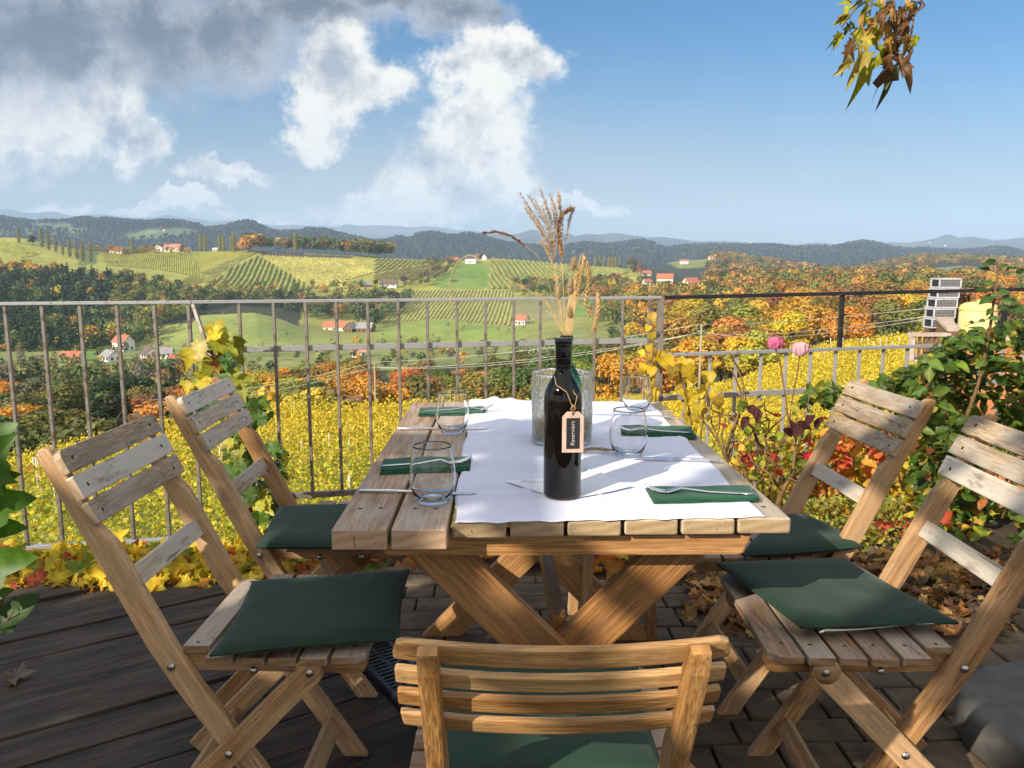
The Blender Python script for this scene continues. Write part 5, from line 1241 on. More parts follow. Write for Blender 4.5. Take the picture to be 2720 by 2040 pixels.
Fcrest=[(-60,236),(0,236),(300,238),(440,236)]+r2((1100,315),(1180,290),(1280,288),(1400,285),(1450,272),(1500,255),(1540,262),(1600,298),(1650,300),(1700,288),(1740,282),(1790,300),(1850,290),(1900,288),(1960,292),(2000,284),(2100,285),(2212,300))+r3((60,226),(100,225),(160,238),(230,250),(320,248),(400,262),(480,275),(560,278),(640,276),(700,280),(820,284),(900,280),(950,298),(1000,300),(1060,284),(1100,279),(1180,280),(1240,296),(1400,288),(1440,278),(1520,276),(1600,286),(1680,275),(1740,262),(1800,240),(1830,240),(1870,256),(1930,248),(1990,252),(2050,262),(2120,256),(2212,246),(2400,255))
Gcrest=r1((-300,120),(0,112),(80,118),(160,136),(240,140),(300,134),(370,134),(430,150),(490,166),(560,152),(620,150),(720,155),(850,172),(1000,180),(1050,166),(1100,163),(1200,178),(1300,186),(1400,205),(1450,198),(1520,196),(1600,208),(1700,216),(1800,232),(2000,232),(2212,240))+r2((100,236),(200,240),(280,224),(400,238),(520,230),(620,234),(700,245),(820,232),(900,240),(1000,260),(1100,262),(1200,278),(1500,300))+[(640,243),(1090,243)]
XC=[-60,0,128,256,384,512,640,768,896,1024,1090]
def C_(ys,xc=None): return list(zip(xc or XC,ys))
DA=C_([41,42,50,60,68,70,78,98,124,135,135])
LAY=[]  # (D as const or poly, ('z'|'py'), poly)
def LZ(D,v): LAY.append((D,'z',v))
def sc(d): return d*.67 if d<=1700 else (d*.75 if d<2200 else d)
def LP(D,v): LAY.append((sc(D),'py',v))
LZ(.2,C_([-.62]*11)); LZ(4.4,C_([-.60]*11)); LZ(5.2,C_([-1.9]*11)); LZ(10,C_([-4.1]*11)); LZ(15,C_([-5.0]*11)); LZ(27,C_([-7.2,-7.2,-7.1,-7.0,-6.9,-6.8,-6.6,-6.2,-6.0,-5.9,-5.9]))
LAY.append((DA,'crest',[(-60,462),(0,456),(60,442),(128,425),(200,412),(256,402),(384,399),(512,399),(600,398),(660,394),(745,376),(821,342),(870,336),(913,332),(1024,328),(1090,326)]))
LAY.append((1.12,'after',4.5))
LZ(215,C_([-36,-36,-36,-35,-34,-33,-30,-24,-20,-19,-19])); LZ(300,C_([-41,-41,-41,-40,-39,-36,-30,-24,-20,-21,-21]))
LP(600,C_([350,350,350,350,349,343,322,305,302,302,302]))
LP(750,[(-60,332),(0,332),(128,337),(160,325),(200,314),(256,311),(283,319),(310,330),(340,335),(400,333),(512,325),(640,308),(768,297),(1090,296)])
LP(850,[(-60,300),(0,302),(128,322),(200,322),(256,322),(310,326),(340,328),(384,325),(512,314),(640,303),(768,293),(1090,291)])
LP(1000,[(-60,270),(0,274),(128,290),(200,300),(256,302),(384,300),(470,300),(512,298),(640,295),(768,287),(1090,285)])
LP(1200,[(-60,252),(0,254),(128,268),(200,276),(256,276),(384,276),(470,280),(560,281),(640,285),(768,283),(1090,278)])
LP(1420,ridgeD)
LP(1650,[(-60,252),(0,256),(128,266),(512,274),(640,280),(768,276),(840,279),(920,275),(1090,272)])
LP(2050,[(-60,256),(0,257),(130,264),(512,277),(640,269),(680,260),(697,259.5),(724,257),(755,261),(793,267),(840,273),(856,273),(888,264),(926,259.5),(965,260),(1024,263),(1090,266)])
LP(2700,[(-60,262),(0,262),(300,266),(512,272),(640,270),(768,273),(900,270),(1090,270)])
LP(3100,[(x,y+9) for x,y in Ecrest])
LP(3700,Ecrest)
LP(4700,C_([262]*11)); LP(6300,C_([256]*11))
LP(7600,Fcrest); LP(9500,C_([264]*11)); LP(12500,Gcrest); LP(15000,C_([262]*11))
NT_=520; TT=np.linspace(-.86,.86,NT_)
LGR=np.concatenate([np.linspace(math.log(.25),math.log(30),70),np.linspace(math.log(30),math.log(15000),430)[1:]])
Zg=np.zeros((NT_,len(LGR)))
def interp_px(poly,t,isy=True):
    pts=sorted(poly); xs=[p[0] for p in pts]; ys=[p[1] for p in pts]
    px=512+FPX*t
    for _ in range(3):
        y=np.interp(px,xs,ys); b=(384-y)/FPX if isy else 0; px=512+FPX*t*(CP+b*SP)
    return y
cols_=[]
for D,k,v in LAY:
    if k=='z': zz=interp_px(v,TT,False); dd_a=np.full(NT_,float(D))
    elif k=='py':
        y=interp_px(v,TT); b=(384-y)/FPX; s=(-SP+b*CP)/(CP+b*SP); dd_a=np.full(NT_,float(D)); zz=EYE+D*s
    elif k=='crest':
        y=interp_px(v,TT); b=(384-y)/FPX; s=(-SP+b*CP)/(CP+b*SP); dd_a=interp_px(D,TT,False); zz=EYE+dd_a*s-1.45; DAcol=dd_a.copy(); zlast=zz
    elif k=='after': dd_a=dd_a*D; zz=zlast-v
    cols_.append((np.log(dd_a),zz))
for i in range(NT_):
    ld=np.array([c[0][i] for c in cols_]); zz=np.array([c[1][i] for c in cols_])
    Zg[i]=np.interp(LGR,ld,zz)
# slight rounding of the profile, then natural unevenness
for _ in range(2):
    Zs=Zg.copy(); Zs[:,1:-1]=.25*Zg[:,:-2]+.5*Zg[:,1:-1]+.25*Zg[:,2:]; Zg=Zs
Dg=np.exp(LGR)
TG,DG=np.meshgrid(TT,Dg,indexing='ij')
XG,YG=TG*DG,DG
def vnoise(x,y,seed=0,oct=4):
    out=np.zeros_like(x);amp=1;tot=0
    r=np.random.default_rng(seed); G=r.random((256,256))
    for o in range(oct):
        xi=np.floor(x).astype(int);yi=np.floor(y).astype(int);fx=x-xi;fy=y-yi;fx=fx*fx*(3-2*fx);fy=fy*fy*(3-2*fy)
        a=G[xi%256,yi%256];b=G[(xi+1)%256,yi%256];c=G[xi%256,(yi+1)%256];d=G[(xi+1)%256,(yi+1)%256]
        out+=amp*((a*(1-fx)+b*fx)*(1-fy)+(c*(1-fx)+d*fx)*fy-.5);tot+=amp;amp*=.5;x=x*2.03+7;y=y*2.03+3
    return out/tot
Zg+=vnoise(XG/420,YG/420,1)*np.clip((DG-2500)/6000,0,1)*40+vnoise(XG/60,YG/60,2)*np.clip((DG-120)/800,0,1)*3.0+vnoise(XG/7,YG/7,3)*np.clip((DG-6)/30,0,1)*.35
def ground(x,y):
    x=np.asarray(x,float);y=np.maximum(np.asarray(y,float),.3)
    fi=np.clip((x/y-TT[0])/(TT[1]-TT[0]),0,NT_-1.001);i=fi.astype(int);fi=fi-i
    l=np.log(y);j=np.clip(np.searchsorted(LGR,l)-1,0,len(LGR)-2);fj=np.clip((l-LGR[j])/(LGR[j+1]-LGR[j]),0,1)
    return (Zg[i,j]*(1-fi)+Zg[i+1,j]*fi)*(1-fj)+(Zg[i,j+1]*(1-fi)+Zg[i+1,j+1]*fi)*fj
def PX(x,y,z):
    z=z-EYE;d=y*CP-z*SP;u=y*SP+z*CP
    return 512+FPX*x/d,384-FPX*u/d
def hit(px,py,d0=20,d1=14000):
    """first point of the terrain seen through a pixel"""
    t,s=ts(px,py); D=np.exp(np.linspace(math.log(d0),math.log(d1),1500)); h=EYE+D*s-ground(t*D,D)
    k=np.argmax(h<0)
    if h[k]>=0: k=int(np.argmin(h))
    return t*D[k],D[k],float(ground(t*D[k],D[k]))
def inpoly(px,py,poly):
    c=np.zeros(np.shape(px),bool);n=len(poly)
    for i in range(n):
        x0,y0=poly[i];x1,y1=poly[(i+1)%n]
        if y0==y1: continue
        m=((y0>py)!=(y1>py))&(px<(x1-x0)*(py-y0)/(y1-y0)+x0); c^=m
    return c
PXG,PYG=PX(XG,YG,Zg)
# ground cover colours -------------------------------------------------------
GRASS=(.13,.20,.035);GRASS2=(.17,.21,.05);VINE=(.33,.32,.06);VINEG=(.25,.26,.06);WOODF=(.035,.04,.02);DRY=(.24,.20,.10);PLOUGH=(.085,.065,.06)
CG=np.zeros(Zg.shape+(3,));CG[:]=WOODF
def zone(poly,d0,d1,c):
    m=(DG>=sc(d0))&(DG<=sc(d1))&inpoly(PXG,PYG,poly); CG[m]=c
near=DG<1.3*DAcol[:,None]; CG[near]=(.22,.21,.035); CG[DG<9]=(.05,.035,.025)
m=(DG>=300)&(DG<440)&(PXG<640); CG[m]=(.20,.23,.065)
m=(DG>2300)&(DG<=5000); CG[m]=(.025,.028,.022)
w=vnoise(XG/300,YG/300,5)
CG[(DG>2300)&(DG<5000)&(w>.16)]=(.12,.15,.05)
m=(DG>5000);CG[m]=(.030,.034,.036);CG[(DG>5000)&(w>.12)]=(.07,.075,.055)
RIDGE=[(-60,300),(-60,240)]+ridgeD[1:30]+[(640,268),(640,320),(560,345),(330,345),(330,297),(240,296),(190,290),(110,275),(0,268)]
zone(RIDGE,900,1460,VINE)
zone([(300,300),(640,285),(640,350),(300,350)],640,1000,VINEG)
zone(zc((930,440),(1160,470),(1120,640),(900,640)),850,1430,(.12,.17,.04))
P_A=za((0,200),(820,182),(640,260),(300,400),(0,520)); zone(P_A,900,1430,(.28,.27,.03))
P_B=za((640,260),(860,210),(700,290),(420,440),(300,560),(-200,640),(-200,600)); zone(P_B,900,1430,(.30,.27,.07))
P_C=za((800,270),(870,290),(1470,650),(1400,780),(1100,780),(300,600),(450,430)); zone(P_C,800,1430,(.16,.21,.04))
P_D=za((880,262),(1980,300),(2212,460),(1850,560),(2212,680),(1480,690),(900,300)); zone(P_D,800,1430,(.30,.28,.075))
P_PL=za((840,215),(1300,225),(1980,280),(1960,298),(1150,290),(870,262)); zone(P_PL,900,1430,PLOUGH)
P_E=zb((-10,215),(330,205),(470,225),(450,250),(210,290),(-10,335)); P_F=zb((-20,345),(210,292),(440,262),(430,330),(330,400),(90,390),(-20,400))
zone(P_E,900,1430,(.22,.23,.055)); zone(P_F,900,1430,(.31,.27,.08))
P_G=zb((700,250),(960,240),(920,470),(560,465),(430,430)); zone(P_G,800,1430,(.15,.23,.035))
P_H=zb((960,225),(1480,235),(2130,285),(2130,330),(1800,420),(1500,400),(1150,470),(930,470)); zone(P_H,850,1430,(.20,.22,.05))
P_HT=zb((960,198),(1320,222),(1320,236),(960,222)); zone(P_HT,900,1440,(.40,.25,.05))
P_I=zb((300,480),(1150,475),(1140,780),(500,720),(0,760),(200,640)); zone(P_I,640,1100,(.30,.30,.085))
P_J=zb((0,770),(500,725),(1140,790),(1290,790),(1200,960),(0,960)); zone(P_J,560,900,(.22,.28,.05))
zone(zb((1160,560),(1700,570),(1600,760),(1170,690)),560,1000,(.22,.21,.09))
zone(zb((1660,560),(2150,580),(2080,720),(1640,700)),560,1000,(.15,.24,.045))
P_M=r1((1350,800),(1600,803),(1800,840),(2000,920),(2212,1005),(2300,1060),(1250,1070),(900,1060),(960,900),(1250,880)); zone(P_M,560,800,(.24,.28,.07))
zone(r1((380,1045),(740,1040),(720,1110),(590,1120),(380,1130)),430,720,(.14,.26,.03))
zone(r3((1490,490),(1560,474),(1640,480),(1660,508),(1500,512)),900,2300,(.17,.28,.06))
zone(r3((1730,420),(1900,405),(2000,420),(2040,470),(1850,485),(1700,480)),900,2300,(.24,.22,.08))
zone(r3((620,470),(940,490),(940,500),(640,495)),600,1600,(.32,.30,.05)); zone(r3((250,510),(440,512),(450,560),(280,555)),600,1600,(.22,.24,.05))
zone(r3((330,390),(560,350),(640,358),(600,410),(400,420)),1300,2300,(.22,.23,.06))
zone(r1((800,300),(1000,270),(1200,260),(1320,290),(1000,330),(820,330)),2500,4200,(.10,.14,.055)); zone(r1((880,300),(960,265),(1060,280),(900,330)),2500,4200,(.16,.19,.07))
zone(zc((380,160),(800,160),(900,240),(600,220),(350,200)),2500,4200,(.13,.15,.06)); zone(zc((860,210),(1000,190),(1000,260),(820,260)),2500,4200,(.20,.22,.08))
fn=vnoise(XG/25,YG/25,9,5)[...,None]
CG*=1+fn*.55
CG=np.clip(CG,.004,.9)
idx=np.arange(NT_*len(LGR)).reshape(NT_,len(LGR))
Fa=np.stack([idx[:-1,:-1],idx[1:,:-1],idx[1:,1:],idx[:-1,1:]],-1).reshape(-1,4)
V=np.stack([XG,YG,Zg],-1).reshape(-1,3)
gr=meshnp('terrain',V,Fa,CG.reshape(-1,3),M_GROUND,smooth=True); tag(gr,kind='structure')
skirt=MB(); skirt.box((-60,-60,-1.5),(60,.4,-.55)); sk=skirt.build('ground',M_SOIL); tag(sk,kind='structure')
# ---------------------------------------------------------------- vineyard rows on the far hill
def rows(name,label,poly,pa,pb,spacing,h,w,col,col2,d0=600,d1=1440,step=5.,jit=.25):
    """hedge-like vine rows: direction from pixel pa to pixel pb on the ground, inside the patch outline"""
    d0,d1=sc(d0),sc(d1); spacing*=.72; w*=.72; h*=.8; step*=.7
    A=np.array(hit(*pa,d0=d0)[:2]);B_=np.array(hit(*pb,d0=d0)[:2]); u=(B_-A)/np.linalg.norm(B_-A); nrm_=np.array([-u[1],u[0]])
    pts=[hit(*p,d0=d0)[:2] for p in poly]; pts=np.array([p for p in pts if d0*.8<p[1]<d1*1.1]); c=pts.mean(0)
    q=(pts-c); a0,a1=(q@u).min(),(q@u).max(); b0,b1=(q@nrm_).min(),(q@nrm_).max()
    Vv=[];Ff=[];Cc=[];k=0
    na=int((a1-a0)/step)+2
    S=np.linspace(a0,a1,na)
    for r_ in np.arange(b0,b1,spacing if h>.6 else spacing*.7):
        P=c+S[:,None]*u+r_*nrm_; ok=(P[:,1]>d0)&(P[:,1]<d1); z=ground(P[:,0],P[:,1]); px,py=PX(P[:,0],P[:,1],z); ok&=inpoly(px,py,poly)
        n=len(S); hh=h*(1+rng.normal(0,jit*.5,n)); ww=w*(1+rng.normal(0,jit*.5,n)); rel=nrm_[None]
        prof=[(-.5,0),(-.45,.75),(0,1.),(.45,.75),(.5,0)]
        base=k
        cc=np.array(col)*(1-((rng.random(n)[:,None])*.5))+np.array(col2)*(rng.random(n)[:,None]*.5)
        for (o_,hz_) in prof:
            xy=P+rel*(o_*ww)[:,None]; Vv.append(np.concatenate([xy,(z+hz_*hh)[:,None]],1)); Cc.append(cc)
        for i in np.nonzero(ok[:-1]&ok[1:])[0]:
            for m_ in range(4): a=base+m_*n+i; Ff.append((a,a+1,a+n+1,a+n))
        k+=5*n
    if not Ff: return
    V=np.concatenate(Vv);F_=np.array(Ff);used=np.unique(F_);remap=np.zeros(len(V),int);remap[used]=np.arange(len(used))
    o=meshnp(name,V[used],remap[F_],clampc(np.concatenate(Cc)[used]),M_WOODS); tag(o,kind='stuff'); return o
Y1,Y2,G1=(.40,.36,.06),(.26,.27,.05),(.22,.25,.05)
rows('vine_rows','',P_C,*za((800,300),(600,640)),7.0,2.2,2.4,(.46,.42,.10),(.36,.34,.08))
rows('vine_rows','',P_D,*za((1050,290),(1700,620)),5.0,1.5,2.2,(.44,.40,.10),(.34,.32,.08))
rows('vine_rows','',P_A,*za((0,450),(640,200)),4.2,.55,2.6,(.34,.34,.035),(.26,.28,.03))
rows('vine_rows','',P_B,*za((0,520),(640,290)),4.2,.55,2.6,(.38,.36,.09),(.30,.29,.07))
rows('vine_rows','',P_E,*zb((200,215),(60,320)),7.0,2.0,2.6,(.44,.40,.09),(.32,.32,.07))
rows('vine_rows','',P_F,*zb((350,275),(150,380)),6.0,1.6,2.4,(.42,.36,.11),(.34,.30,.08))
rows('vine_rows','',P_H,*zb((1000,230),(1150,440)),7.5,2.2,2.6,(.36,.36,.09),(.26,.29,.07))
rows('vine_rows','',P_I,*zb((700,490),(560,700)),4.2,.8,1.7,(.40,.37,.11),(.32,.31,.09),d0=620)
zl1=zc((0,330),(330,310),(700,395),(430,530),(250,560),(0,480)); rows('vine_rows','',zl1,*zc((100,340),(350,440)),4.2,.55,2.6,(.34,.34,.05),(.27,.28,.04))
zl2=zc((700,400),(940,445),(900,590),(450,560)); rows('vine_rows','',zl2,*zc((500,540),(800,410)),4.2,.55,2.6,(.38,.35,.07),(.30,.29,.05))
zl3=zc((990,460),(1120,470),(1100,640),(970,640)); rows('vine_rows','',zl3,*zc((1050,470),(1010,630)),8.0,2.2,2.6,(.42,.42,.12),(.30,.32,.09))
zl4=zc((1170,490),(1800,450),(2212,460),(2400,800),(1900,700),(1250,640)); rows('vine_rows','',zl4,*zc((1300,620),(1900,450)),4.2,.55,2.6,(.40,.38,.06),(.33,.32,.05))
# ---------------------------------------------------------------- near vineyard
def near_vines():
    PP=[];CC=[];SS=[]
    a=R(24); u=np.array([math.cos(a),math.sin(a)]);v=np.array([-u[1],u[0]])
    for r_ in np.arange(-60,190,2.0):
        s=np.arange(-190,190,.16); P=u[None]*s[:,None]+v[None]*r_
        P=P[(P[:,1]>9)&(np.abs(P[:,0]/P[:,1])<.72)]
        if not len(P): continue
        dA=np.interp(P[:,0]/P[:,1],TT,DAcol); P=P[P[:,1]<dA*1.05]
        d=P[:,1]; rep=np.clip(26/d,.22,1.3)
        kk=rng.poisson(rep*22); Q=np.repeat(P,kk,0); n=len(Q)
        if not n: continue
        h=rng.beta(2.0,1.2,n)*1.6+.02; wd=rng.normal(0,.24,n)
        x=Q[:,0]+v[0]*wd+rng.normal(0,.07,n);y=Q[:,1]+v[1]*wd+rng.normal(0,.07,n)
        clump=vnoise(x/.55+90,y/.55+90,31,2)
        h=h*(1+clump*.5)
        PP.append(np.stack([x,y,ground(x,y)+h],1))
        c=pal(n,[(.60,.455,.03),(.52,.42,.035),(.66,.48,.035),(.36,.34,.035),(.50,.30,.03)],[4,3.4,3,1.5,.3],.09)
        c=c*(1+clump[:,None]*.35)
        band=np.abs((x*-.35+y)-31+vnoise(x/4,y/4,8)*4)<1.6
        rr=(band&(x<-11)&(rng.random(n)<.65))[:,None]; c=np.where(rr,pal(n,[(.50,.15,.04),(.55,.25,.05)]),c)
        gg=(rng.random(n)<np.clip((44-y)/30,0,.72)*(x<14))[:,None]; c=np.where(gg,c*np.array([.55,.74,.8]),c)
        CC.append(c); SS.append(rng.uniform(.06,.115,n)*np.clip(.7+y/45,1,2.8))
    P=np.concatenate(PP);C=clampc(np.concatenate(CC));S=np.concatenate(SS)
    N=rng.normal(size=P.shape)+np.array([-.4,-.6,.7]); print('near vine leaves',len(P))
    q=leaves('vineyard',P,N,rdir(len(P)),S,C,TQV,M_LEAFF); tag(q,kind='stuff')
TQV=(np.array([(0,-.5,0),(.42,-.1,.08),(.25,.45,.0),(-.25,.45,.06),(-.42,-.1,-.03)]),np.array([(0,1,2,2),]))
TQV=(np.array([(0,-.5,0),(.45,.0,.1),(0,.5,.0),(-.45,.0,.1)]),np.array([(0,1,2,3)]))
near_vines()
# posts of the near vineyard
lab=['among yellow vines left of the nearest left chair','in the yellow vines behind the left far chair','in the yellow vines between the railing bars left of the table','in the vines right of the railing corner post']
for i in range(30):
    y=rnd.uniform(16,44); x=y*rnd.uniform(-.62,.05)
    if y>np.interp(x/y,TT,DAcol)*.9: continue
    z=float(ground(x,y)); o=beam('vineyard_post',(x,y,z-.1),(x+rnd.uniform(-.05,.05),y,z+1.7),(1,0,0),.05,.05,M_POST,None,.004,seg=1)
    px=PX(x,y,z)[0]; k=0 if px<110 else 1 if px<230 else 2
    tag(o,'thin pale post '+lab[k],'post','thin posts '+lab[k])
for i in range(26):
    px=745+i*6.2; py=378-(px-745)*.16+rnd.uniform(-14,8)
    x,y,z=hit(px,py,20,190); o=beam('vineyard_post',(x,y,z-.1),(x-.3,y,z+1.9),(1,0,0),.10,.10,M_POST,None,.004,seg=1)
    tag(o,'leaning pale post on the yellow slope behind the rose bush','post','leaning posts in the right vineyard')
# ---------------------------------------------------------------- trees
def crown(kind,n,seed):
    r=np.random.default_rng(seed)
    if kind=='round' or kind=='bush':
        nl=16 if kind=='round' else 8
        cz,rx,rz=(.60,.27,.33) if kind=='round' else (.45,.42,.40)
        L=r.normal(size=(nl,3));L/=np.linalg.norm(L,axis=1)[:,None];L*=r.uniform(.45,.85,(nl,1))*np.array([rx,rx,rz]);L[:,2]+=cz
        rad=r.uniform(.07,.175,nl)*(1 if kind=='round' else 1.35)
        k=r.choice(nl,n,p=rad**2/np.sum(rad**2)); d=r.normal(size=(n,3));d/=np.linalg.norm(d,axis=1)[:,None]; d[:,2]=np.where(d[:,2]<-.45,-d[:,2],d[:,2])
        rr=rad[k]*r.uniform(.62,1.28,n)**.7; P=L[k]+d*rr[:,None]*np.array([1,1,.85]); N=d+r.normal(0,.45,(n,3))
        lum=(.84+.32*r.random(nl))[k]*(.86+.28*r.random(n))
        hue=(r.normal(0,1,nl))[k]
    elif kind=='conifer':
        z=1-r.random(n)**.62*.92; tier=np.floor(z*14)/14; f=(z-tier)*14
        rad=(1-z)*.24*(1.12-.5*f)+.008; a=r.uniform(0,2*np.pi,n); q=r.uniform(.55,1.08,n)*(1+.25*np.sin(a*5+tier*40))
        P=np.stack([np.cos(a)*rad*q,np.sin(a)*rad*q,z-.02*q],1); N=np.stack([np.cos(a),np.sin(a),np.full(n,.9)],1)+r.normal(0,.4,(n,3)); lum=.75+.5*r.random(n); hue=r.normal(0,.5,n)
    elif kind=='poplar':
        z=.06+.94*r.random(n); w=.085*np.sin(np.clip((z-.02)/.98,0,1)**.75*np.pi)**.6+.01; a=r.uniform(0,2*np.pi,n); q=r.uniform(.5,1.1,n)*(1+.2*np.sin(z*30+a*2))
        P=np.stack([np.cos(a)*w*q,np.sin(a)*w*q,z],1); N=np.stack([np.cos(a),np.sin(a),np.full(n,.4)],1)+r.normal(0,.4,(n,3)); lum=.75+.5*r.random(n); hue=r.normal(0,.5,n)
    return P,N,lum,hue
def trunkmesh(kind,seed,name):
    r=random.Random(seed); mb=MB()
    if kind=='conifer': mb.tube([(0,0,-.03),(0,0,.5),(0,0,.97)],[.014,.010,.002],6)
    elif kind=='poplar': mb.tube([(0,0,-.03),(0,0,.5),(0,0,.95)],[.016,.010,.002],6)
    else:
        hb=.28 if kind!='bush' else .1
        mb.tube([(0,0,-.04),(r.uniform(-.01,.01),0,hb*.5),(0,0,hb),(r.uniform(-.03,.03),0,.62),(0,0,.85)],[.026,.020,.017,.010,.003],7)
        for k in range(9 if kind!='bare' else 26):
            a=r.uniform(0,6.28); z=r.uniform(hb*.8,.66); l=r.uniform(.14,.30)*(1 if kind!='bare' else 1.2); e=(math.cos(a)*l,math.sin(a)*l,z+l*r.uniform(.5,1.1))
            mb.tube([(0,0,z),(e[0]*.5,e[1]*.5,z+(e[2]-z)*.4),e],[.009,.006,.002],5)
            if kind=='bare':
                for q in range(7):
                    t=r.uniform(.3,1); b=(e[0]*t,e[1]*t,z+(e[2]-z)*t); mb.tube([b,(b[0]+r.uniform(-.08,.08),b[1]+r.uniform(-.08,.08),b[2]+r.uniform(.03,.12))],[.003,.0008],4)
    me=bpy.data.meshes.new(name); me.from_pydata(mb.v,[],mb.f); me.materials.append(M_TRUNK); me.polygons.foreach_set('use_smooth',[True]*len(me.polygons)); return me
PROTO={}
def cmesh(kind,n,size,seed):
    P,N,lum,hue=crown(kind,n,seed)
    lum=np.clip(lum,.4,1.5); c=lum[:,None]*np.stack([1+.16*hue,1+.03*hue,1-.1*hue],1)
    S=size*rng.uniform(.7,1.35,n)
    o=leaves('crown',P,N,rdir(n),S,c,TQV,M_TREE); me=o.data; bpy.data.objects.remove(o); return me
for kind,cnt,n,sz in (('round',6,3000,.036),('bush',3,1500,.055),('conifer',3,2200,.040),('poplar',2,1200,.030)):
    for k in range(cnt): PROTO[(kind,k)]=(cmesh(kind,n,sz,100+k*7+len(kind)),trunkmesh(kind,k+5,'trunk'))
PROTO[('bare',0)]=(cmesh('round',260,.03,55),trunkmesh('bare',3,'trunk'))
CNT={'round':6,'bush':3,'conifer':3,'poplar':2,'bare':1}
TREES=[]
def tree(name,kind,x,y,h,colr,label,cat,group,wid=1.):
    z=float(ground(x,y)); k=rnd.randrange(CNT[kind]); cm,tm_=PROTO[(kind,k)]
    t=empty(name,(x,y,z-.1),rnd.uniform(0,6.28),label,cat,group); t.scale=(h*wid,h*wid,h)
    c=bpy.data.objects.new('crown',cm); COL.objects.link(c); c.parent=t; c.color=tuple(colr)+(1,)
    q=bpy.data.objects.new('trunk',tm_); COL.objects.link(q); q.parent=t
    TREES.append((x,y)); return t
PC={'hill dark':(.018,.028,.020),'hill brown':(.050,.034,.026),'hill green':(.032,.042,.022),'dark green':(.038,.065,.022),'green':(.12,.16,.045),'olive':(.22,.205,.055),'yellow-green':(.36,.34,.06),'golden yellow':(.60,.41,.05),'orange':(.52,.285,.055),'rust-brown':(.34,.17,.065),'brown':(.17,.11,.055),'grey-brown':(.15,.13,.10),'pale':(.34,.32,.16)}
topl=[(-60,374),(0,372),(60,366),(100,368),(150,372),(190,378),(235,372),(260,364),(300,360),(340,354),(380,358),(400,364),(430,357),(447,364),(460,366),(480,358),(500,352),(530,345),(550,334),(600,332),(640,318),(660,304),(690,292),(720,280),(760,274),(800,270),(840,268),(880,270),(920,274),(960,270),(1090,272)]
REG=[(-80,60,'at the far left below the railing',{'dark green':4,'green':2,'orange':2,'olive':2,'grey-brown':1}),
 (60,130,'behind the two left chairs',{'dark green':5,'green':4,'olive':2,'golden yellow':.6}),
 (130,232,'left of the railing vine',{'orange':2,'dark green':4,'green':2,'rust-brown':1.5,'olive':2}),
 (232,330,'left of the table behind the bars',{'golden yellow':4,'yellow-green':4,'olive':3,'green':1}),
 (330,410,'behind the left end of the table',{'orange':6,'golden yellow':3,'olive':1.5}),
 (410,500,'behind the far edge of the table',{'green':4,'olive':3,'orange':3,'rust-brown':1,'yellow-green':1}),
 (500,600,'behind the dried bouquet',{'green':5,'olive':4,'yellow-green':3,'pale':1.0}),
 (600,700,'around the railing corner post',{'olive':3,'golden yellow':3,'orange':3,'green':1.5,'pale':.6,'brown':1}),
 (700,850,'behind the two pink roses',{'orange':3.5,'golden yellow':4,'rust-brown':1.2,'olive':3.5,'green':.5}),
 (850,1100,'right of the black railing post',{'orange':4,'golden yellow':4,'rust-brown':1.5,'olive':3,'green':.5})]
def pick(d):
    k=list(d);return rnd.choices(k,[d[q] for q in k])[0]
cand=0; grid={}
def spaced(x,y,r):
    for (a,b) in TREES:
        if (a-x)**2+(b-y)**2<r*r: return False
    return True
kinds_n=0
for it in range(26000):
    if kinds_n>=285: break
    t=rnd.uniform(-.70,.70); px0=512+FPX*t*1.0
    DAl=float(np.interp(t,TT,DAcol)); right=px0>615
    D=DAl*1.12+ (rnd.random()**1.15)*((330 if right else 250)-DAl)
    x,y=t*D,D; z=float(ground(x,y)); px,py=PX(x,y,z)
    top=float(np.interp(px,[p[0] for p in topl],[p[1] for p in topl]))
    reg=[r_ for r_ in REG if r_[0]<=px<r_[1]]
    if not reg: continue
    reg=reg[0]; f=(D-DAl)/((330 if right else 250)-DAl)
    crest=float(np.interp(px,[0,128,256,384,600,745,821,913,1024],[456,425,402,399,398,376,342,332,328]))
    tgt=crest-6+(top-(crest-6))*min(1,(.5+f*.9))+rnd.uniform(-2,6)
    _,s=ts(px,tgt); ht=EYE+D*s-z
    if ht<5.5: continue
    h=min(ht,rnd.uniform(12,19))
    if D>DAl*1.4 and h<ht*.5: continue
    if not spaced(x,y,(4.2 if D<150 else 6.2)): continue
    kind='conifer' if (px<230 and rnd.random()<.22) else ('bush' if h<8.5 else 'round')
    cn='dark green' if kind=='conifer' else pick(reg[3])
    what={'conifer':'spruce','bush':'leafy shrub','round':'leafy tree'}[kind]
    szw='tall ' if h>15.5 else ('small ' if h<9 else ''); rw='at the vineyard edge ' if D<DAl*1.45 else ('far back ' if D>DAl*1.45+(330-DAl)*.45 else ''); g=f'{szw}{cn} {what}s {rw}{reg[2]}'
    cc=[v*rnd.uniform(.8,1.25) for v in PC[cn]]
    tree({'conifer':'spruce','bush':'shrub','round':'broadleaf_tree'}[kind],kind,x,y,h,cc,f'{szw}{cn} {what} {rw}{reg[2]}','tree' if kind!='bush' else 'shrub',g,rnd.uniform(1.0,1.5))
    kinds_n+=1
print('near trees',kinds_n)
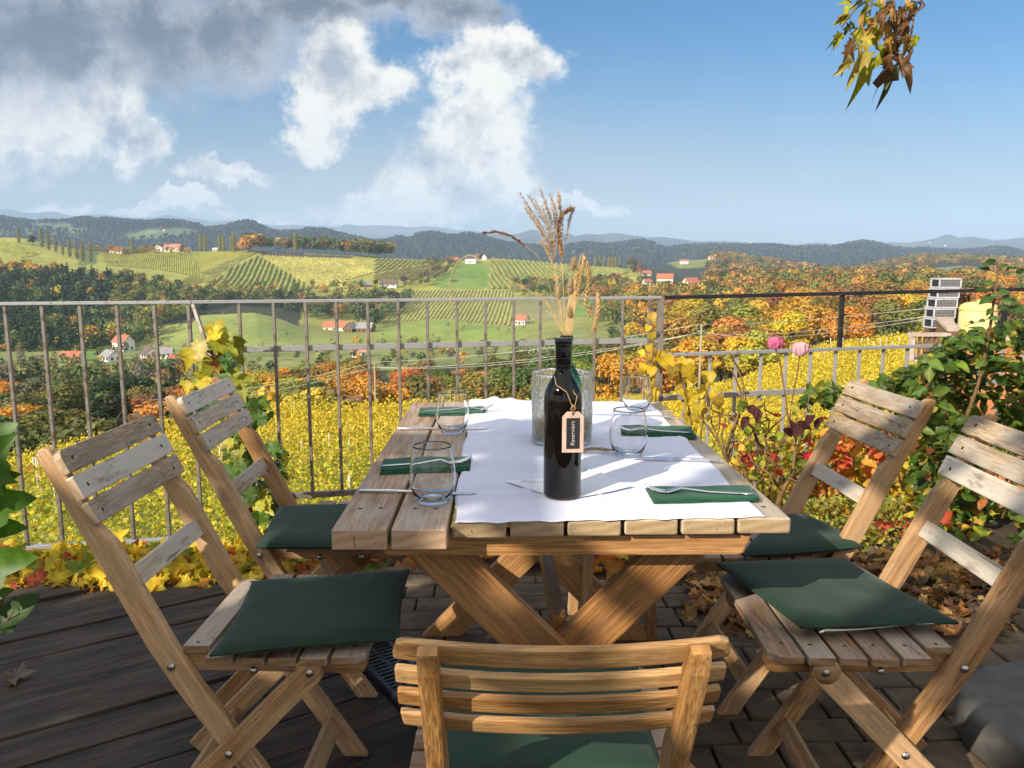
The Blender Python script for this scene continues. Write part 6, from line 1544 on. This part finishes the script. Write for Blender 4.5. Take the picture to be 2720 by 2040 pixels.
# poplars and single trees along the far ridge
def on_ridge(px,py): return hit(px,py,560,1100)
for px,py,hp in ((19,242,11),(42,246,14),(49,249,14),(56,251,12),(63,254,9),(70,256,14),(77,258,14),(83,260,15),(91,261,14),(201,250,13),(205.5,250,13),(220,250,12),(223.6,250,11),(231.5,250,11),(234,250,14),(249,250,12),(295.6,252,15),(132,253,11)):
    x,y,z=on_ridge(px,py+1.5); h=(hp+3)*1.12*y/FPX
    tree('poplar','poplar',x,y,h,(.26,.24,.09) if px<100 else (.34,.31,.08),'slim '+('olive poplar in the row at the left end of the ridge' if px<100 else 'yellowish poplar on the ridge right of the farmhouse with pink roof'),'poplar','poplars left' if px<100 else 'poplars along the ridge',1.15)
for px in (595,599.4,603.5,608.7,612,615,619.5):
    x,y,z=on_ridge(px,267.5); tree('poplar','poplar',x,y,11.5*y/FPX,(.38,.34,.10),'pale yellow poplar in the row behind the wheat ears','poplar','poplars behind the wheat ears',1.3)
x,y,z=on_ridge(33,245.5); tree('broadleaf_tree','round',x,y,10*y/FPX,(.03,.05,.02),'round dark green tree alone on the vineyard hill among the left poplars','tree',None,1.5)
# ---------------------------------------------------------------- woods far off: each wood reads as one mass
CP_={}
def woods(name,poly,d0,d1,spacing,h0,h1,mixf,nq,sz,dens=1.,avoid=()):
    d0,d1=sc(d0),sc(d1); Ps=[];Ns=[];Ss=[];Cs=[]; tot=0
    tmin=-.72;tmax=.72
    D=d0
    while D<d1:
        n=int((tmax-tmin)*D/spacing); t=np.linspace(tmin,tmax,n)+rng.normal(0,.35*spacing/D,n); d=D+rng.normal(0,.35*spacing,n)
        x,y=t*d,d; z=ground(x,y); px,py=PX(x,y,z); ok=inpoly(px,py,poly)&(rng.random(n)<dens)
        for a in avoid: ok&=~inpoly(px,py,a)
        for i in np.nonzero(ok)[0]:
            cn,kind=mixf(px[i],py[i]); key=(kind,nq,rnd.randrange(4))
            if key not in CP_: 
                P,N,lum,hue=crown(kind,nq,300+key[2]); CP_[key]=(P,N,lum,hue)
            P,N,lum,hue=CP_[key]; h=rnd.uniform(h0,h1); w=rnd.uniform(.9,1.35)*(1. if kind!='poplar' else 1.1)
            Ps.append(P*np.array([h*w,h*w,h])+np.array([x[i],y[i],z[i]-.1*h])); Ns.append(N); Ss.append(np.full(len(P),sz*h)*rng.uniform(.7,1.4,len(P)))
            c=np.array(PC[cn])*rnd.uniform(.6,1.35); Cs.append(c[None]*(lum[:,None]*np.stack([1+.12*hue,np.ones(len(hue)),1-.1*hue],1)))
            tot+=1
        D+=spacing
    P=np.concatenate(Ps); print(name,tot,len(P))
    o=leaves(name,P,np.concatenate(Ns),rdir(len(P)),np.concatenate(Ss),clampc(np.concatenate(Cs)),TQV,M_WOODS); tag(o,kind='stuff'); return o
def mx(d): 
    k=list(d);w=[d[q] for q in k]
    def f(px,py):
        c=rnd.choices(k,w)[0]
        if c=='conifer': return 'dark green','conifer'
        return c,'round'
    return f
def mixA(px,py):
    if px<112:
        if py<279: return mx({'orange':3,'rust-brown':2,'golden yellow':2,'green':2})(px,py)
        return mx({'conifer':12,'dark green':4,'green':3,'orange':.3,'golden yellow':.35,'rust-brown':.4})(px,py)
    if px<260: return mx({'olive':4,'green':5,'dark green':2,'yellow-green':2,'rust-brown':.5,'conifer':.5})(px,py)
    return mx({'dark green':4,'green':5,'olive':1.5,'rust-brown':.5,'orange':.25,'grey-brown':1})(px,py)
FA=[(-60,270),(0,269),(60,277),(112,282),(140,284),(190,296),(250,303),(330,305),(400,300),(412,303),(395,318),(372,331),(350,322),(322,321),(300,318),(276,311),(245,307),(212,306),(165,330),(140,348),(60,352),(-60,352)]
woods('woodland',FA,560,1130,7.5,11,17,mixA,150,.085)
woods('hedge_trees',za((300,640),(2212,600),(2212,760),(700,800),(0,800)),560,1100,9,6,13,mx({'green':4,'olive':4,'orange':1.2,'rust-brown':1,'yellow-green':1,'dark green':1}),150,.085,.55)
# ridge wood
RW=za((600,190),(1280,200),(1900,262),(2212,275),(2212,235),(1900,225),(1200,180),(600,165))
woods('ridge_woodland',[(242,256),(260,251),(330,255),(372,259),(372,250),(330,246),(242,240)],1350,1428,6,19,27,lambda px,py: mx({'orange':3,'rust-brown':2,'green':3,'dark green':2,'golden yellow':1})(px,py) if px<300 else mx({'green':4,'dark green':4,'olive':3,'rust-brown':1})(px,py),150,.085)
woods('ridge_woodland',zb((-60,205),(480,215),(960,200),(1480,232),(1500,215),(960,180),(480,190),(-60,180)),1350,1430,6.5,17,25,lambda px,py: mx({'green':3,'dark green':2,'olive':3,'golden yellow':1.4,'orange':1.2})(px,py),150,.085)
woods('ridge_woodland',[(86,262),(190,262),(190,250),(86,250)]+[(86,258)],1360,1520,9,8,13,mx({'green':2,'rust-brown':2,'orange':1.5,'olive':3}),120,.09,.6)
woods('hedge_trees',zb((430,260),(640,250),(690,280),(620,330),(480,420),(420,440),(200,470),(180,420),(330,400),(420,380)),700,1400,8,7,13,mx({'green':3,'grey-brown':3,'olive':3,'brown':1}),150,.085,.8)
woods('hedge_trees',zb((1150,440),(1500,430),(2130,400),(2150,540),(1160,545)),600,1300,8,8,13,mx({'green':3,'dark green':1,'olive':4,'orange':1.5,'rust-brown':1.5,'grey-brown':1}),150,.085,.9)
woods('village_trees',[(-60,338),(200,338),(330,345),(520,350),(640,330),(640,372),(-60,385)],400,660,9,4,8,mx({'green':3,'olive':4,'orange':1,'grey-brown':2,'dark green':1.5,'yellow-green':1}),150,.085,.36,avoid=[P_J,P_M])
woods('valley_woodland',[(-60,379),(236,379),(236,420),(-60,440)],200,520,7,7,12,mx({'dark green':3,'green':5,'orange':.4,'rust-brown':.6,'olive':4,'grey-brown':1.5,'conifer':1}),150,.08,.9)
woods('meadow_bushes',P_M,560,800,9,1.5,4,mx({'grey-brown':3,'olive':3,'green':2,'rust-brown':1}),60,.10,.10)
woods('orchard_trees',P_J,560,880,10,3,5,mx({'grey-brown':5,'olive':2,'brown':2}),60,.10,.14)
RM=mx({'orange':3,'rust-brown':2.5,'golden yellow':2,'olive':5,'green':3.5,'dark green':1})
woods('autumn_woodland',[(560,300),(640,284),(1090,282),(1090,345),(860,345),(640,340),(600,330)],480,1150,9.5,12,20,RM,230,.066,avoid=[[(632,262),(706,256),(706,302),(632,302)],zb((1660,560),(2150,580),(2080,720),(1640,700)),r3((60,500),(560,510),(560,600),(60,600))])
woods('autumn_woodland',[(620,256),(680,252),(1090,254),(1090,284),(640,288)],1150,2160,13,11,18,mx({'orange':1.5,'rust-brown':3,'brown':4,'olive':4,'green':3,'dark green':1.5,'golden yellow':.5}),70,.12,.9,avoid=[[(640,262),(706,256),(706,292),(640,292)],r3((1480,480),(1660,470),(1665,512),(1490,515)),r3((1720,420),(1900,400),(2010,420),(2050,475),(1850,490),(1690,485)),r3((380,400),(620,368),(600,400),(400,415)),r3((600,470),(940,480),(940,505),(620,500))])
woods('hill_forest',[(-80,200),(1110,200),(1110,275),(-80,275)],2500,4200,21,15,22,mx({'hill dark':5,'hill brown':3,'hill green':3}),14,.34,.9,avoid=[r1((800,300),(1000,270),(1200,260),(1320,290),(1000,330),(820,330)),r1((880,300),(960,265),(1060,280),(900,330)),zc((380,160),(800,160),(900,240),(600,220),(350,200))])
# ---------------------------------------------------------------- houses
def house(px,py,W,Dp,wh,rh,rot,wall,roof,label,win=3,hip=False,d0=250,d1=2600,chim=True,name='house'):
    x,y,z=hit(px,py,d0,d1); o=empty(name,(x,y,z-.3),rot,label,'house')
    mb=MB(); mb.box((-W/2,-Dp/2,-1.5),(W/2,Dp/2,wh)); 
    mb.add([(-W/2,-Dp/2,wh),(-W/2,Dp/2,wh),(-W/2,0,wh+rh),(W/2,-Dp/2,wh),(W/2,Dp/2,wh),(W/2,0,wh+rh)],[(0,2,1),(3,4,5)]); mb.build('wall',wall,o)
    e=.5; t=.25; mb=MB(); k=rh/(Dp/2)
    for s in (-1,1):
        a=[(-W/2-e,s*(Dp/2+e),wh-e*k),(W/2+e,s*(Dp/2+e),wh-e*k),(W/2+e,0,wh+rh+.05),(-W/2-e,0,wh+rh+.05)]
        vs=a+[(p[0],p[1],p[2]+t) for p in a]; f=[(0,1,2,3),(7,6,5,4),(0,4,5,1),(1,5,6,2),(2,6,7,3),(3,7,4,0)]
        mb.add(vs,f)
    rf=mb.build('roof',roof,o)
    if chim: mb=MB(); mb.box((W*.2,-.4,wh+rh*.5),(W*.2+.8,.4,wh+rh+1.1)); mb.build('chimney',M_TERRA,rf)
    nfl=max(1,int(wh/2.8))
    for fl in range(nfl):
        zz=.9+fl*2.8
        for i in range(win):
            xx=-W/2+W*(i+.5)/win
            mb=MB(); mb.box((xx-.6,-Dp/2-.04,zz),(xx+.6,-Dp/2+.05,zz+1.3)); w_=mb.build('window',M_PANE,o)
        for s in (-1,1):
            for yy_ in (-Dp*.22,Dp*.22):
                mb=MB(); mb.box((s*W/2-.05,yy_-.5,zz),(s*W/2+.05,yy_+.5,zz+1.3)); mb.build('window',M_PANE,o)
    mb=MB(); mb.box((-W*.08-.5,-Dp/2-.06,0),(-W*.08+.5,-Dp/2+.05,2.1)); mb.build('door',M_WOODH,o)
    return o
hs=[(160.5,249.5,9,11,5,3.6,R(75),M_WHITE,M_BROWNR,'white gabled farmhouse with brown roof at the left of the ridge-top farm'),
 (173,249.8,17,11,4.5,4,R(8),M_YWALL,M_PINKR,'large farmhouse with a wide pink roof on the ridge'),
 (187,249.5,8,6,3,2,R(60),M_WHITE,M_GREYR,'small white cottage right of the pink-roofed farmhouse'),
 (117,249.5,13,9,4.5,2.5,R(5),M_YWALL,M_TERRA,'low orange house on the ridge between the poplars and the farmhouse'),
 (215.5,251,5,4,2.2,1.4,0,M_WHITE,M_WHITE,'tiny white hut beside the two ridge poplars'),
 (238,250.5,6,6,3,2,.3,M_YWALL,M_PINKR,'small pink-roofed house before the orange ridge trees'),
 (124,350.5,7.5,7,5,2.8,R(-22),M_WHITE,M_TERRA,'white two-storey house with a red gable roof at the foot of the forest'),
 (72,361,8,6,2.6,1.8,R(4),M_YWALL,M_TERRA,'low house with a bright orange roof at the left of the village'),
 (111,361,7,6,2.6,2.4,R(-35),M_WHITE,M_GREYR,'grey-roofed white house left of the village centre'),
 (150,358,7.5,6,2.6,2.8,R(-50),M_WHITE,M_BROWNR,'white gabled village house with a dark purple-brown roof'),
 (165,358,6.5,6,2.8,2.4,R(15),M_WHITE,M_GREYR,'pale grey house right of the dark-roofed village house'),
 (182,361.5,9,5,2,1.2,R(5),M_BRWALL,M_TERRA,'long low orange-roofed barn beside the yellow vine'),
 (337,330.5,17,8,3.2,3.2,R(-6),M_YWALL,M_TERRA,'long farmhouse with an orange tiled roof in the valley'),
 (351,332,8,6,3,3,R(70),M_BRWALL,M_GREYR,'grey-gabled farm building in front of the orange-roofed farmhouse'),
 (366,332,10,8,3.2,3.2,R(-12),M_BRWALL,M_GREYR,'grey-roofed barn at the right end of the valley farm'),
 (359,357,6,5,3,2,R(10),M_WHITE,M_PINKR,'white house behind the middle rail with a pale red roof'),
 (471.5,263,12,9,5,2.0,R(-12),M_WHITE,M_BROWNR,'modern white house with balconies on top of the green hill'),
 (454.5,262.5,9,7,3,3,R(10),M_BRWALL,M_TERRA,'red-roofed house left of the white hilltop house'),
 (477.5,258.5,9,7,3,3,R(-40),M_BRWALL,M_BROWNR,'brown-roofed house just behind the white hilltop house'),
 (486,259.5,8,6,3,3,R(60),M_WHITE,M_BROWNR,'brown-gabled house right of the white hilltop house'),
 (366,287,10,6,2.4,2,R(3),M_BRWALL,M_GREYR,'grey shed left of the long house among the vineyards'),
 (389,287,15,8,3,3.2,R(-4),M_WHITE,M_BROWNR,'long white house with a dark brown roof among the vineyards'),
 (453,281.8,6.5,3,1.2,.8,R(-4),M_BRWALL,M_BROWNR,'low brown hut on the bright green hillside'),
 (522,324.5,7,6,3.4,2.6,R(-28),M_WHITE,M_TERRA,'small white house with a red roof behind the bars left of the bouquet'),
 (665,283,16,11,5,4.5,R(-14),M_YWALL,M_TERRA,'largest cream house with a steep orange roof right of the poplars'),
 (691,287.5,14,10,4.5,4.5,R(28),M_YWALL,M_TERRA,'cream house with a gabled orange roof right of the largest house'),
 (646,275.5,10,6,3,2.5,R(5),M_YWALL,M_TERRA,'orange-roofed barn behind and left of the largest cream house'),
 (647,284,8,6,2.6,2.4,R(20),M_YWALL,M_TERRA,'low orange-roofed annex left of the largest cream house'),
 (636,289,5,4,2,1.6,R(0),M_BRWALL,M_TERRA,'small red-roofed shed at the foot of the cream houses'),
 (684,264,14,9,5,3,R(-10),M_WHITE,M_TERRA,'white house with red roof on the slope above the cream houses'),
 (713,259.5,16,9,4,3,R(5),M_YWALL,M_TERRA,'faint red-roofed farm on the crest of the wooded slope'),
 (892,258.5,17,10,5,3,R(-8),M_WHITE,M_BROWNR,'white house on the dark slope right of the black post'),
 (896.5,278,13,7,4,2.4,R(-4),M_WHITE,M_GREYR,'low white house beside the small green meadow'),
 (918,281,6,5,3,2,R(8),M_BRWALL,M_TERRA,'small red-roofed hut at the edge of the green meadow')]
for h_ in hs: house(*h_[:-1],label=h_[-1])
# tiny far white houses
for i,(px,py) in enumerate([(164,231),(240,250.2),(607,249),(675,251),(742,246),(750,243),(930,243),(945,246),(985,247),(1003,249),(966,262),(972,262),(228,230)]):
    if i in (1,): continue
    x,y,z=hit(px,py,1500,14000); s=y/FPX; o=empty('house',(x,y,z),rnd.uniform(-.6,.6),['lone','lower','upper'][i%3]+' far-off white house on the hazy hills, '+['above the farmhouse','','behind the poplars','left of the white slope house','at the left foot of the far crest','on the middle far crest','right of the tallest hill','below the far church','near the right picture edge','at the right picture edge','over the bare field','over the bare field, second','left of the forest spire'][i],'house')
    mb=MB(); w=2.2*s;mb.box((-w/2,-w/3,-w),(w/2,w/3,w*.35)); mb.build('wall',M_WHITE,o)
    mb=MB(); mb.add([(-w*.55,-w*.4,w*.35),(w*.55,-w*.4,w*.35),(w*.55,w*.4,w*.35),(-w*.55,w*.4,w*.35),(-w*.55,0,w*.7),(w*.55,0,w*.7)],[(0,1,5,4),(2,3,4,5),(0,4,3),(1,2,5),(3,2,1,0)]); mb.build('roof',M_TERRA,o)
# ---------------------------------------------------------------- haze
mz,nz=newmat('haze_air')
pvn=nz.n('ShaderNodeVolumePrincipled',{'Color':(.54,.74,1.,1),'Density':HAZE,'Anisotropy':-.15}); 
ho=nz.n('ShaderNodeOutputMaterial'); nz.nt.links.new(pvn.outputs[0],ho.inputs['Volume'])
zlo,zhi=float(Zg.min())-6,float(Zg.max())+40
mb=MB(); mb.box((-13500,-60.5,zlo),(13500,15100,zhi)); hzb=mb.build('haze',mz); tag(hzb,kind='stuff')
print('haze box',zlo,zhi)
